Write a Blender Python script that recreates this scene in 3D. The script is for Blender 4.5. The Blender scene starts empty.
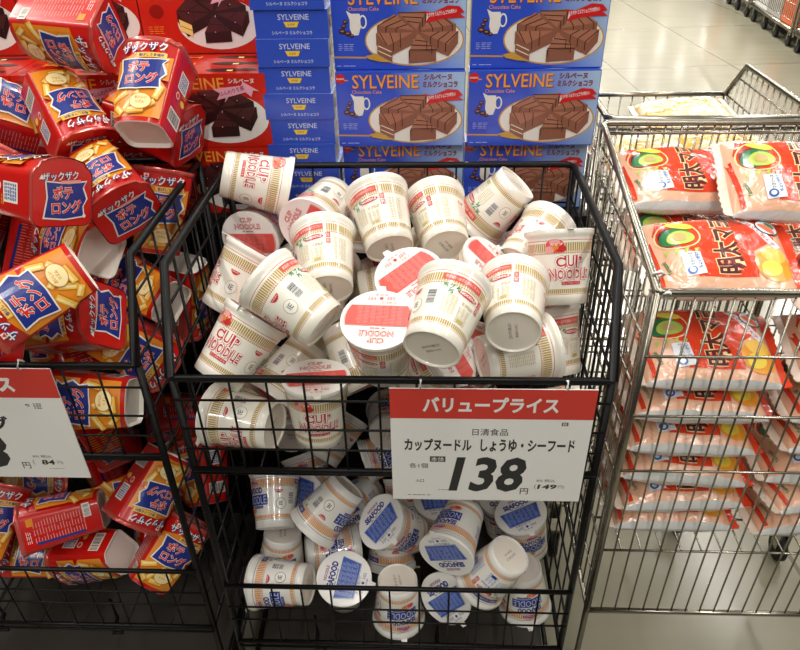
import bpy, bmesh, math, random
from mathutils import Vector, Matrix, Quaternion
from mathutils.geometry import tessellate_polygon
COL = bpy.context.scene.collection
rnd = random.Random(7)
PI = math.pi

# ------------------------------------------------------------------ materials
MAT = {}
def srgb(h):
    c = [int(h[i:i+2], 16)/255 for i in (0, 2, 4)]
    return tuple((x/12.92 if x <= .04045 else ((x+.055)/1.055)**2.4) for x in c) + (1,)
def mat(name, hexc, rough=.35, metal=0, coat=0, spec=.5):
    m = bpy.data.materials.new(name); m.use_nodes = True
    b = m.node_tree.nodes['Principled BSDF']
    b.inputs['Base Color'].default_value = srgb(hexc)
    b.inputs['Roughness'].default_value = rough
    b.inputs['Metallic'].default_value = metal
    b.inputs['Coat Weight'].default_value = coat
    b.inputs['Coat Roughness'].default_value = .12
    b.inputs['Specular IOR Level'].default_value = spec
    MAT[name] = m
    return m
def nodes(m): return m.node_tree.nodes, m.node_tree.links, m.node_tree.nodes['Principled BSDF']
def math_node(N, L, op, a, b=None):
    n = N.new('ShaderNodeMath'); n.operation = op
    for i, v in enumerate((a, b)):
        if v is None: continue
        if isinstance(v, (int, float)): n.inputs[i].default_value = v
        else: L.new(v, n.inputs[i])
    return n.outputs[0]
def mixc(N, L, fac, a, b):
    n = N.new('ShaderNodeMix'); n.data_type = 'RGBA'
    L.new(fac, n.inputs[0])
    for k, v in ((6, a), (7, b)):
        if isinstance(v, tuple): n.inputs[k].default_value = v
        else: L.new(v, n.inputs[k])
    return n.outputs[2]
def wrinkle(m, scale=60, strength=.3, dist=.002, detail=3):
    N, L, B = nodes(m)
    tc = N.new('ShaderNodeTexCoord'); nz = N.new('ShaderNodeTexNoise'); bp = N.new('ShaderNodeBump')
    nz.inputs['Scale'].default_value = scale; nz.inputs['Detail'].default_value = detail; nz.inputs['Distortion'].default_value = 1.2
    L.new(tc.outputs['Object'], nz.inputs['Vector']); L.new(nz.outputs[0], bp.inputs['Height'])
    bp.inputs['Strength'].default_value = strength; bp.inputs['Distance'].default_value = dist
    L.new(bp.outputs[0], B.inputs['Normal']); L.new(bp.outputs[0], B.inputs['Coat Normal'])
def band(N, L, z, lo, hi):
    return math_node(N, L, 'MULTIPLY', math_node(N, L, 'GREATER_THAN', z, lo), math_node(N, L, 'LESS_THAN', z, hi))

def cup_paper(name, base, gold, line):
    m = mat(name, base, .32, 0, .8)
    N, L, B = nodes(m); B.inputs['Coat Roughness'].default_value = .05
    tc = N.new('ShaderNodeTexCoord'); sp = N.new('ShaderNodeSeparateXYZ')
    L.new(tc.outputs['Object'], sp.inputs[0]); x, y, z = sp.outputs
    ang = math_node(N, L, 'ARCTAN2', y, x)
    saw = math_node(N, L, 'FRACT', math_node(N, L, 'MULTIPLY', math_node(N, L, 'ADD', ang, 4), 84/(2*PI)))
    tick = math_node(N, L, 'GREATER_THAN', saw, .30)
    g = math_node(N, L, 'ADD', band(N, L, z, .0740, .0850), band(N, L, z, .0160, .0222))
    g2 = band(N, L, z, .0700, .0722)
    g = math_node(N, L, 'MULTIPLY', math_node(N, L, 'ADD', g, g2), tick)
    rim = math_node(N, L, 'ADD', band(N, L, z, .0730, .0736), band(N, L, z, .0880, .0888))
    rim = math_node(N, L, 'ADD', rim, band(N, L, z, .0143, .0149))
    c = mixc(N, L, g, srgb(base), srgb(gold)); c = mixc(N, L, rim, c, srgb(line))
    L.new(c, B.inputs['Base Color'])
    return m
cup_paper('cup_paper_red', 'F1EDE0', 'B29440', 'C9383A')
cup_paper('cup_paper_blue', 'EFEDE6', 'E08E1C', '2A3A8C')
mat('cup_base', 'EFE6DA', .45, 0, .1)
mat('lid_white', 'F0EEE9', .3, 0, .5); mat('cup_red', 'C8242C', .35, 0, .5); mat('cup_salmon', 'E0524A', .35, 0, .5)
mat('cup_white', 'F4F2EA', .35, 0, .5); mat('ink_grey', '77736B', .5); mat('ink_green', '1E8A5A', .4, 0, .4)
mat('ink_gold', 'C2B071', .4, 0, .4); mat('ink_black', '2A2A2C', .5); mat('cup_blue', '22348E', .35, 0, .5)
mat('lid_blue', '2F55B0', .35, 0, .5); mat('lid_pink', 'E9A39E', .35, 0, .5); mat('ink_pale', 'C9D3EE', .4)
mat('black_wire', '060607', .42, 0, 0, .25); mat('black_rubber', '141414', .7); mat('shade_dark', '3A3631', .6, 0, 0, .3)  # last colour stands in for the shade under the black wagons
mat('chrome', '9F9A8E', .26, 1.0); mat('zip_tie', 'DDDDDA', .2, 0, .6)
mat('snack_red', 'C8130D', .3, 0, .55); mat('snack_white', 'ECE7DC', .45, 0, .1); mat('snack_navy', '1B2F86', .35, 0, .4)
mat('snack_orange', 'E58A1F', .35, 0, .4); mat('snack_yellow', 'F2C14A', .35, 0, .4); mat('snack_cream', 'F6E3A6', .35, 0, .4)
mat('snack_dark', '6E0D0C', .35, 0, .4); mat('snack_rim', 'C9534B', .25, .3, .5); mat('snack_letter', 'DF2A22', .35, 0, .4)
mat('fry_edge', 'C9731A', .4)
mat('box_blue', '3152C4', .28, 0, .6); mat('box_blue_deep', '22389E', .3, 0, .5); mat('box_gold', 'F5A23A', .3, 0, .4); mat('box_sky', 'A9C8EA', .3, 0, .5)
mat('box_red', 'C9200F', .28, 0, .6); mat('box_red_deep', '8E100A', .3, 0, .5); mat('plate_white', 'ECE9E2', .3, 0, .4); mat('plate_gold', 'C99A3C', .3, 0, .4)
mat('cake_top', 'A97058', .35, 0, .4); mat('cake_side', '8E5A46', .35, 0, .4); mat('cake_line', '3A1E14', .35, 0, .4); mat('cake_cream', 'EBDDC4', .4)
mat('dark_top', '4A2222', .3, 0, .4); mat('dark_side', '2A1010', .35, 0, .4); mat('sponge', 'F0D37A', .4); mat('maroon', '7A2A34', .35, 0, .4)
mat('ribbon_red', 'CF1E24', .3, 0, .4); mat('ribbon_pink', 'F0A9BE', .3, 0, .4); mat('yellow_mark', 'F2CB2E', .3, 0, .4)
mat('shelf_metal', '0C0C0D', .5, 0, 0, .3)
mat('sign_white', 'EDECEA', .28, 0, .5); mat('sign_red', 'D02E26', .28, 0, .5); mat('sign_ink', '26282B', .4)
mat('film_peach', 'F2BC9C', .22, 0, .8); mat('film_white', 'DCDDDC', .25, 0, .7); mat('film_clear', 'F1DFCF', .2, 0, .8)
mat('bread_red', 'E2401F', .25, 0, .7); mat('bread_ink', '5C1420', .3, 0, .6); mat('bread_cream', 'F7E2A8', .3, 0, .6); mat('avocado_green', '1F7A45', .3, 0, .6)
mat('avocado_light', 'B9CF5A', .3, 0, .6); mat('avocado_pit', 'C9B072', .3, 0, .6); mat('mayo_yellow', 'F3D94A', .3, 0, .6); mat('bread_orange', 'F0A030', .3, 0, .7)
mat('tag_white', 'E8ECF4', .3, 0, .5); mat('tag_blue', '2458A8', .3, 0, .5); mat('roe_salmon', 'E8683C', .3, 0, .6)
for n in ('film_peach', 'film_white', 'film_clear', 'bread_red'): wrinkle(MAT[n], 45, .5, .004)
for n in ('lid_white', 'cup_salmon'): wrinkle(MAT[n], 120, .15, .001)
def loaf_mat():
    m = mat('loaf_film', 'F0C24E', .18, 0, .9); N, L, B = nodes(m)
    tc = N.new('ShaderNodeTexCoord'); nz = N.new('ShaderNodeTexNoise'); nz.inputs['Scale'].default_value = 14; nz.inputs['Detail'].default_value = 4
    L.new(tc.outputs['Object'], nz.inputs['Vector'])
    r = N.new('ShaderNodeValToRGB'); r.color_ramp.elements[0].position = .42; r.color_ramp.elements[0].color = srgb('EBA93A')
    r.color_ramp.elements[1].position = .6; r.color_ramp.elements[1].color = srgb('F3E2BC')
    L.new(nz.outputs[0], r.inputs[0]); L.new(r.outputs[0], B.inputs['Base Color']); wrinkle(m, 38, .9, .008)
loaf_mat()
def floor_mat():
    m = mat('floor_tile', 'C3BFAE', .24, 0, .12, .4); N, L, B = nodes(m)
    tc = N.new('ShaderNodeTexCoord'); mp = N.new('ShaderNodeMapping'); br = N.new('ShaderNodeTexBrick'); nz = N.new('ShaderNodeTexNoise')
    mp.inputs['Rotation'].default_value = (0, 0, math.radians(-5)); mp.inputs['Location'].default_value = (-.06, -.03, 0)
    L.new(tc.outputs['Object'], mp.inputs[0]); L.new(mp.outputs[0], br.inputs['Vector'])
    br.offset = 0; br.inputs['Scale'].default_value = 1; br.inputs['Brick Width'].default_value = .92; br.inputs['Row Height'].default_value = 1.36
    br.inputs['Mortar Size'].default_value = .006; br.inputs['Mortar'].default_value = srgb('6E6A59')
    br.inputs['Color1'].default_value = srgb('8F8B7A'); br.inputs['Color2'].default_value = srgb('878371')
    st = N.new('ShaderNodeMapping'); st.inputs['Scale'].default_value = (1.2, 9, 1); L.new(tc.outputs['Object'], st.inputs[0])
    nz.inputs['Scale'].default_value = 1.6; nz.inputs['Detail'].default_value = 6; L.new(st.outputs[0], nz.inputs['Vector'])
    r = N.new('ShaderNodeValToRGB'); r.color_ramp.elements[0].color = (.80, .79, .75, 1); r.color_ramp.elements[1].color = (1, 1, 1, 1)
    L.new(nz.outputs[0], r.inputs[0])
    mx = N.new('ShaderNodeMix'); mx.data_type = 'RGBA'; mx.blend_type = 'MULTIPLY'; mx.inputs[0].default_value = 1
    L.new(br.outputs[0], mx.inputs[6]); L.new(r.outputs[0], mx.inputs[7]); L.new(mx.outputs[2], B.inputs['Base Color'])
floor_mat()
def boxface_mat():   # printed card whose ink runs from royal blue to sky blue across the face
    m = mat('box_blue_face', '2B45B8', .28, 0, .6); N, L, B = nodes(m)
    tc = N.new('ShaderNodeTexCoord'); sp = N.new('ShaderNodeSeparateXYZ'); L.new(tc.outputs['Object'], sp.inputs[0])
    v = math_node(N, L, 'ADD', math_node(N, L, 'MULTIPLY', sp.outputs[0], 1.0), math_node(N, L, 'MULTIPLY', sp.outputs[2], .35))
    r = N.new('ShaderNodeValToRGB'); r.color_ramp.elements[0].position = .02; r.color_ramp.elements[0].color = srgb('2F50CC')
    r.color_ramp.elements[1].position = .14; r.color_ramp.elements[1].color = srgb('A9C9EC')
    L.new(v, r.inputs[0]); L.new(r.outputs[0], B.inputs['Base Color'])
boxface_mat()

# ------------------------------------------------------------------ flat artwork (printed shapes and letters)
_tc = {}
def text_geo(s, off=0.0, sp=1.0):
    k = (s, off, sp)
    if k in _tc: return _tc[k]
    cu = bpy.data.curves.new('t', 'FONT'); cu.body = s; cu.offset = off; cu.resolution_u = 2; cu.space_character = sp
    cu.fill_mode = 'FRONT' if hasattr(cu, 'fill_mode') else cu.fill_mode
    ob = bpy.data.objects.new('t', cu); COL.objects.link(ob)
    dg = bpy.context.evaluated_depsgraph_get(); me = bpy.data.meshes.new_from_object(ob.evaluated_get(dg))
    me.calc_loop_triangles()
    V = [(v.co.x, v.co.y) for v in me.vertices]; T = [tuple(t.vertices) for t in me.loop_triangles]
    bpy.data.objects.remove(ob); bpy.data.curves.remove(cu); bpy.data.meshes.remove(me)
    x0 = min(v[0] for v in V); x1 = max(v[0] for v in V); y0 = min(v[1] for v in V); y1 = max(v[1] for v in V)
    V = [((x-(x0+x1)/2)/(x1-x0), (y-(y0+y1)/2)/(y1-y0)) for x, y in V]
    _tc[k] = (V, T, (x1-x0)/(y1-y0)); return _tc[k]
class Art:
    def __init__(s): s.items = []; s.bb = []
    def tris(s, V, T, m, lay=None):
        x0 = min(p[0] for p in V); x1 = max(p[0] for p in V); y0 = min(p[1] for p in V); y1 = max(p[1] for p in V); n = 1
        for (a, b, c, d, l) in s.bb:
            if a < x1 and b > x0 and c < y1 and d > y0: n = max(n, l+1)
        s.bb.append((x0, x1, y0, y1, n)); s.items.append((V, T, m, n))
    def poly(s, pts, m, lay=None):
        T = tessellate_polygon([[Vector((p[0], p[1], 0)) for p in pts]]); s.tris(list(pts), [tuple(t) for t in T], m, lay)
    def rect(s, x, y, w, h, m, rot=0, lay=None):
        c, n = math.cos(rot), math.sin(rot)
        s.poly([(x+a*c-b*n, y+a*n+b*c) for a, b in ((-w/2, -h/2), (w/2, -h/2), (w/2, h/2), (-w/2, h/2))], m, lay)
    def ell(s, x, y, rx, ry, m, k=20, rot=0, lay=None):
        c, n = math.cos(rot), math.sin(rot)
        s.poly([(x+rx*math.cos(t)*c-ry*math.sin(t)*n, y+rx*math.cos(t)*n+ry*math.sin(t)*c) for t in (2*PI*i/k for i in range(k))], m, lay)
    def text(s, t, x, y, w, h, m, off=0, rot=0, shear=0, lay=None, grow=0, sp=1.0):
        V, T, _ = text_geo(t, off, sp); c, n = math.cos(rot), math.sin(rot); w += grow; h += grow
        W = []
        for a, b in V:
            a, b = a*w+shear*b*h, b*h; W.append((x+a*c-b*n, y+a*n+b*c))
        s.tris(W, T, m, lay)
    def outlined(s, t, x, y, w, h, m1, m2, o1=.045, o2=-.005, rot=0, shear=0):
        s.text(t, x, y, w, h, m1, o1, rot, shear, grow=h*.06); s.text(t, x, y, w, h, m2, o2, rot, shear)
    def lines(s, x, y, w, h, n, m, frac=.5, rot=0, seed=1, words=3):
        r = random.Random(seed); V = []; T = []; c, q = math.cos(rot), math.sin(rot)
        for i in range(n):
            yy = h*(.5-(i+.5)/n); xs = -w/2; hh = h/n*frac/2
            for k in range(words):
                ww = w/words*(r.uniform(.55, .95)); b = len(V)
                for a, d in ((xs, yy-hh), (xs+ww, yy-hh), (xs+ww, yy+hh), (xs, yy+hh)): V.append((x+a*c-d*q, y+a*q+d*c))
                T += [(b, b+1, b+2), (b, b+2, b+3)]; xs += w/words
        s.tris(V, T, m)
    def bars(s, x, y, w, h, n, m, seed=3, rot=0):
        r = random.Random(seed); V = []; T = []; c, q = math.cos(rot), math.sin(rot)
        for i in range(n):
            a0 = -w/2+w*i/n; a1 = a0+w/n*r.uniform(.25, .75); b = len(V)
            for a, d in ((a0, -h/2), (a1, -h/2), (a1, h/2), (a0, h/2)): V.append((x+a*c-d*q, y+a*q+d*c))
            T += [(b, b+1, b+2), (b, b+2, b+3)]
        s.tris(V, T, m)
    def add(s, o, x=0, y=0, sc=1, rot=0):
        c, n = math.cos(rot)*sc, math.sin(rot)*sc
        for V, T, m, l in o.items: s.tris([(x+a*c-b*n, y+a*n+b*c) for a, b in V], T, m)

# ------------------------------------------------------------------ mesh builder
class MB:
    def __init__(s): s.v = []; s.f = []; s.m = []; s.mats = []; s.sm = []
    def mi(s, m):
        if m not in s.mats: s.mats.append(m)
        return s.mats.index(m)
    def add(s, V, F, m, smooth=False):
        b = len(s.v); s.v += [tuple(v) for v in V]; i = s.mi(m)
        for f in F: s.f.append(tuple(b+k for k in f)); s.m.append(i); s.sm.append(smooth)
    def box(s, x0, x1, y0, y1, z0, z1, m):
        V = [(x, y, z) for z in (z0, z1) for y in (y0, y1) for x in (x0, x1)]
        s.add(V, [(0, 2, 3, 1), (4, 5, 7, 6), (0, 1, 5, 4), (2, 6, 7, 3), (0, 4, 6, 2), (1, 3, 7, 5)], m)
    def tube(s, pts, r, m, k=7, closed=False):
        P = [Vector(p) for p in pts]; n = len(P); V = []; F = []
        for i, p in enumerate(P):
            a = P[i-1] if (i or closed) else p; b = P[(i+1) % n] if (i < n-1 or closed) else p
            d = (b-a).normalized(); u = d.cross(Vector((0, 0, 1)))
            if u.length < .2: u = d.cross(Vector((0, 1, 0)))
            u.normalize(); w = d.cross(u)
            q = r
            if (0 < i < n-1) or closed:
                e1 = (p-a).normalized(); e2 = (b-p).normalized(); q = r/max(.6, math.cos(e1.angle(e2, 0)/2))
            V += [p+u*q*math.cos(2*PI*j/k)+w*q*math.sin(2*PI*j/k) for j in range(k)]
        for i in range(n if closed else n-1):
            for j in range(k):
                A = i*k; B = ((i+1) % n)*k; F.append((A+j, A+(j+1) % k, B+(j+1) % k, B+j))
        if not closed: F += [tuple(range(k))[::-1], tuple((n-1)*k+j for j in range(k))]
        s.add(V, F, m, True)
    def lathe(s, prof, m, k=48, cap=True):
        V = [(r*math.cos(2*PI*j/k), r*math.sin(2*PI*j/k), z) for r, z in prof for j in range(k)]; F = []
        for i in range(len(prof)-1):
            for j in range(k): F.append((i*k+j, i*k+(j+1) % k, (i+1)*k+(j+1) % k, (i+1)*k+j))
        s.add(V, F, m, True)
    def disc(s, r, z, m, k=48, up=True):
        V = [(r*math.cos(2*PI*j/k), r*math.sin(2*PI*j/k), z) for j in range(k)]; f = tuple(range(k)); s.add(V, [f if up else f[::-1]], m)
    def art(s, art, fn, gx=None, gy=None, eps=.00022):
        for V, T, m, lay in art.items:
            bm = bmesh.new(); vs = [bm.verts.new((x, y, 0)) for x, y in V]
            for t in T:
                try: bm.faces.new([vs[i] for i in t])
                except ValueError: pass
            for step, ax in ((gx, 0), (gy, 1)):
                if not step: continue
                lo = min(v[ax] for v in V); hi = max(v[ax] for v in V); k = math.ceil(lo/step)
                while k*step < hi:
                    co = [0, 0, 0]; no = [0, 0, 0]; co[ax] = k*step; no[ax] = 1
                    bmesh.ops.bisect_plane(bm, geom=bm.verts[:]+bm.edges[:]+bm.faces[:], plane_co=co, plane_no=no); k += 1
            bm.verts.index_update(); P = [fn(v.co.x, v.co.y, eps*lay+.00015) for v in bm.verts]; F = []
            for f in bm.faces:
                ii = [v.index for v in f.verts]
                if f.normal.z < 0: ii = ii[::-1]
                F.append(ii)
            s.add(P, F, m); bm.free()
    def build(s, name, parent=None, loc=None):
        me = bpy.data.meshes.new(name); me.from_pydata(s.v, [], s.f)
        for m in s.mats: me.materials.append(MAT[m])
        me.polygons.foreach_set('material_index', s.m); me.polygons.foreach_set('use_smooth', s.sm); me.update()
        o = bpy.data.objects.new(name, me); COL.objects.link(o)
        if parent: o.parent = parent
        if loc: o.location = loc
        return o
def empty(name, loc=(0, 0, 0)):
    o = bpy.data.objects.new(name, None); o.empty_display_size = .05; COL.objects.link(o); o.location = loc; return o
def tag(o, label, cat, group=None):
    o['label'] = label; o['category'] = cat
    if group: o['group'] = group
    return o
def copy_tree(o, parent=None):
    c = o.copy(); COL.objects.link(c); c.parent = parent
    for ch in o.children: copy_tree(ch, c)
    return c
_used = set()
def place(proto, loc, quat, label, cat, group):
    if proto.name in _used: o = copy_tree(proto)
    else: o = proto; _used.add(proto.name)
    o.rotation_mode = 'QUATERNION'; o.location = loc; o.rotation_quaternion = quat
    return tag(o, label, cat, group)

# ------------------------------------------------------------------ noodle cups
CUP_H = .1035
def cup_r(z):
    if z < .014: return .0352+z*.1
    return .0362+(z-.014)/(.093-.014)*(.0456-.0362)
def cup_map(x, z, h):
    a = x/.042; r = cup_r(z)+h; return (r*math.cos(a), r*math.sin(a), z)
def cup_art(blue):
    A = Art(); red = 'cup_red'; w = 'cup_white'
    if not blue:
        A.outlined('CUP', -.001, .0590, .041, .0170, red, w, .062, -.008)
        A.outlined('NOODLE', 0, .0420, .062, .0165, red, w, .062, -.008)
        A.rect(.002, .0298, .030, .0048, red); A.text('カップヌードル', .002, .0298, .027, .0034, w)
        # shrimp and meat roundel over the gold band
        A.ell(-.020, .081, .0125, .0095, 'cup_salmon'); A.ell(-.027, .076, .0065, .005, 'lid_pink'); A.ell(-.012, .077, .0065, .005, red); A.ell(-.020, .0865, .007, .0035, 'lid_pink'); A.ell(-.019, .079, .004, .003, 'snack_orange'); A.text('カップ', -.018, .083, .016, .004, w, .03)
    else:
        A.rect(0, .0490, .058, .0185, 'cup_blue'); A.outlined('NOODLE', 0, .0490, .053, .0135, 'cup_blue', 'ink_pale', .05, .0)
        A.outlined('SEAFOOD', -.003, .0655, .044, .0105, 'cup_blue', 'cup_blue', .05, .03); A.rect(.006, .0365, .026, .0048, 'cup_blue')
        A.text('シーフードヌードル', .006, .0365, .023, .0033, w)
        A.ell(-.012, .031, .013, .006, 'lid_pink'); A.ell(-.016, .030, .006, .004, 'cup_salmon'); A.ell(-.004, .031, .005, .003, 'snack_orange')
        A.ell(.0, .081, .011, .0065, 'lid_pink'); A.ell(-.004, .080, .006, .004, 'cup_salmon'); A.rect(.0, .0785, .020, .0045, 'cup_blue'); A.text('Seafood', .0, .0785, .017, .003, w)
    # half-round maker's emblem, pork circle, barcode
    A.poly([(.050+.0072*math.cos(t), .0660+.0062*math.sin(t)-.001) for t in [PI+PI*i/12 for i in range(13)]], red); A.text('NISSIN', .050, .0630, .0105, .0020, w)
    A.ell(.054, .0405, .0098, .0098, 'ink_gold' if not blue else 'ink_black'); A.ell(.054, .0405, .0090, .0090, w); A.text('IE', .054, .041, .007, .0075, 'ink_grey' if not blue else 'ink_black', .01)
    A.rect(.075, .0500, .013, .024, 'lid_white'); A.bars(.075, .0500, .0200, .0110, 15, 'ink_black', rot=PI/2)
    # recycling marks, ingredient columns, banners
    for q, (a, b) in enumerate(((.089, .068), (.0965, .0675), (.105, .0665), (.0965, .0605))):
        A.text(('紙', 'プ', '※', 'PS')[q], a, b, .0066, .0062, 'ink_green', .03)
    A.rect(.108, .0800, .050, .0088, 'cup_salmon' if not blue else 'cup_blue'); A.text('熱湯3分・必ずお読みください', .108, .0800, .045, .0048, w)
    A.lines(.100, .044, .020, .026, 10, 'ink_gold' if not blue else 'lid_blue', .3, words=4); A.lines(.122, .0355, .019, .022, 9, 'ink_gold' if not blue else 'lid_blue', .3, seed=4)
    A.ell(.119, .0640, .0140, .0038, 'cup_red'); A.text('NOODLE', .119, .0640, .023, .0038, w, .03)
    A.rect(.139, .0655, .0068, .0085, red); A.text('注', .139, .0655, .005, .006, w); A.rect(.139, .0560, .0068, .0075, red); A.text('熱', .139, .056, .005, .006, w)
    A.lines(.124, .0515, .018, .0045, 2, 'ink_gold' if not blue else 'lid_blue', .55, seed=8, words=4); A.rect(.121, .0285, .010, .0050, 'ink_gold' if not blue else 'cup_blue')
    A.lines(.158, .045, .020, .036, 14, 'ink_gold' if not blue else 'lid_blue', .28, seed=6, words=4)
    if blue:
        A.rect(.168, .0500, .014, .018, 'lid_blue'); A.lines(.168, .05, .012, .016, 5, w, .35, seed=2); A.rect(.110, .063, .014, .006, 'cup_red')
        A.lines(.192, .052, .012, .028, 6, 'cup_blue', .5, seed=7)
    else:
        A.text('CUP', .192, .060, .012, .006, red, .03); A.lines(.194, .045, .016, .024, 10, 'lid_pink', .35, seed=7)
    return A
def lid_art(blue):
    R = .0455; A = Art(); c1 = 'lid_blue' if blue else 'cup_salmon'; c2 = 'cup_blue' if blue else 'cup_red'
    def chord(y0, y1, r, k=10):
        P = []
        a0 = math.asin(y0/r); a1 = math.asin(y1/r)
        for i in range(k+1): t = a0+(a1-a0)*i/k; P.append((r*math.cos(t), r*math.sin(t)))
        return P+[(-x, y) for x, y in P[::-1]]
    if blue: pts = [(-.0300, -.024), (.0300, -.024), (.0365, .010), (-.0365, .010)]
    else: pts = chord(-.022, .011, .0425)
    A.poly([(x*1.03, y*1.05) for x, y in pts], c1); A.poly([(x*1.015, y*1.025) for x, y in pts], 'lid_white'); A.poly(pts, c1)
    A.lines(0, -.006, .060, .030, 13, 'ink_pale' if blue else 'lid_pink', .22, seed=5, words=7)
    if blue:
        A.outlined('SEAFOOD', 0, .0215, .050, .011, 'cup_blue', 'cup_blue', .05, .04); A.outlined('NOODLE', .002, .0325, .026, .0055, 'cup_blue', 'lid_pink', .05, .0); A.lines(0, .0135, .03, .002, 1, 'ink_black', .6)
    else:
        A.outlined('CUP', 0, .0345, .022, .0085, 'cup_red', 'lid_white', .05, -.015); A.outlined('NOODLE', 0, .0235, .044, .0100, 'cup_red', 'lid_white', .05, -.015); A.lines(0, .0150, .02, .002, 1, 'cup_red', .7)
    A.text('お湯を注いで', -.006, -.0275, .030, .0045, 'lid_pink' if not blue else 'ink_grey', .01); A.ell(-.001, -.0345, .0026, .0026, c2)
    A.lines(-.013, -.0345, .012, .006, 3, c2, .4); A.lines(.012, -.0345, .012, .006, 3, c2, .4, seed=3); A.lines(0, -.0405, .018, .003, 2, c1, .4)
    return A
def make_cup(blue):
    p = 'seafood' if blue else 'plain'
    root = empty('noodle_cup')
    b = MB()
    b.lathe([(.0325, .0035), (.0335, .0), (.0352, .0004), (.0362, .013), (.0362, .0142)]+[(cup_r(z), z) for z in (.015, .04, .067, .090)]+[(.0459, .0935), (.0478, .0955), (.0486, .0985), (.0487, .1015), (.0478, .1027)], 'cup_paper_blue' if blue else 'cup_paper_red')
    b.art(cup_art(blue), cup_map, gx=.0042)
    b.build('cup_body', root)
    d = MB(); d.disc(.0327, .0036, 'cup_base', up=False)
    A = Art(); A.text('2019.08.21', 0, .004, .026, .0042, 'ink_grey'); A.text('製造A+LKC', 0, -.004, .022, .004, 'ink_grey')
    d.art(A, lambda x, y, h: (-x, y, .0036-h)); d.build('cup_base', root)
    l = MB(); l.disc(.0486, .1033, 'lid_white', 40); l.lathe([(.0486, .1033), (.0491, .1024), (.0488, .1012)], 'lid_white', 40)
    l.add([(.0476, -.006, .1031), (.0565, -.004, .1026), (.0570, .004, .1024), (.0476, .006, .1031), (.0476, -.006, .1028), (.0565, -.004, .1022), (.0570, .004, .1020), (.0476, .006, .1028)],
          [(0, 1, 2, 3), (7, 6, 5, 4), (0, 4, 5, 1), (1, 5, 6, 2), (2, 6, 7, 3)], 'lid_white')
    l.art(lid_art(blue), lambda x, y, h: (-y, x, .1034+h))
    l.build('lid', root)
    return root

# ------------------------------------------------------------------ potato snack packs
SN_L = .120
def sn_ab(z): t = z/SN_L; return .0275+.0065*t, .0325+.0085*t, .005+.006*t     # half depth, half width, front bulge
def sn_section(z, k=7, grow=0):
    a, b, g = sn_ab(z); a += grow; b += grow; r = .012; P = []
    for i in range(9):                                   # bulged front (+x)
        y = -(b-r)+2*(b-r)*i/8; P.append((a+g*(1-(y/b)**2), y))
    for cx, cy, t0 in ((a-r, b-r, PI/2), (-(a-r), b-r, PI/2), (-(a-r), -(b-r), PI), (a-r, -(b-r), 1.5*PI)):
        if cx > 0 and cy > 0: arc = [(cx+r*math.cos(t), cy+r*math.sin(t)) for t in [PI/2*i/5 for i in range(1, 6)]]
        elif cy > 0: arc = [(cx+r*math.cos(t), cy+r*math.sin(t)) for t in [PI/2+PI/2*i/5 for i in range(6)]]
        elif cx < 0: arc = [(cx+r*math.cos(t), cy+r*math.sin(t)) for t in [PI+PI/2*i/5 for i in range(6)]]
        else: arc = [(cx+r*math.cos(t), cy+r*math.sin(t)) for t in [1.5*PI+PI/2*i/5 for i in range(5)]]
        P += arc
    return P
def sn_front(u, z, h):
    a, b, g = sn_ab(z); y = u*(b/.0368); return (a+g*(1-(y/b)**2)+h-max(0, abs(y)-(b-.012))**2*14, y, z)
def sn_side(sgn):
    def f(u, z, h):
        a, b, g = sn_ab(z); return (-sgn*u, sgn*(b+h), z)
    return f
def sn_back(u, z, h): a, b, g = sn_ab(z); return (-(a+h), -u, z)
def banner(A, x, y, w, h, rot=0):
    c, n = math.cos(rot), math.sin(rot)
    def P(s): return [(x+a*c-b*n, y+a*n+b*c) for a, b in [(-w*.5*s, -h*.42*s), (-w*.05, -h*.5*s), (w*.42*s, -h*.46*s), (w*.40*s, -h*.2), (w*.5*s, 0), (w*.42*s, h*.30*s), (w*.5*s, h*.46*s), (w*.1, h*.42*s), (-w*.42*s, h*.5*s), (-w*.40*s, h*.1)]]
    A.poly(P(1.08), 'snack_white'); A.poly(P(1), 'snack_navy')
    def q(a, b): return (x+a*c-b*n, y+a*n+b*c)
    X, Y = q(-w*.06, h*.2); A.outlined('ポテ', X, Y, w*.46, h*.36, 'snack_white', 'snack_letter', .06, .025, rot)
    X, Y = q(w*.02, -h*.19); A.outlined('ロング', X, Y, w*.70, h*.36, 'snack_white', 'snack_letter', .06, .025, rot)
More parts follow.
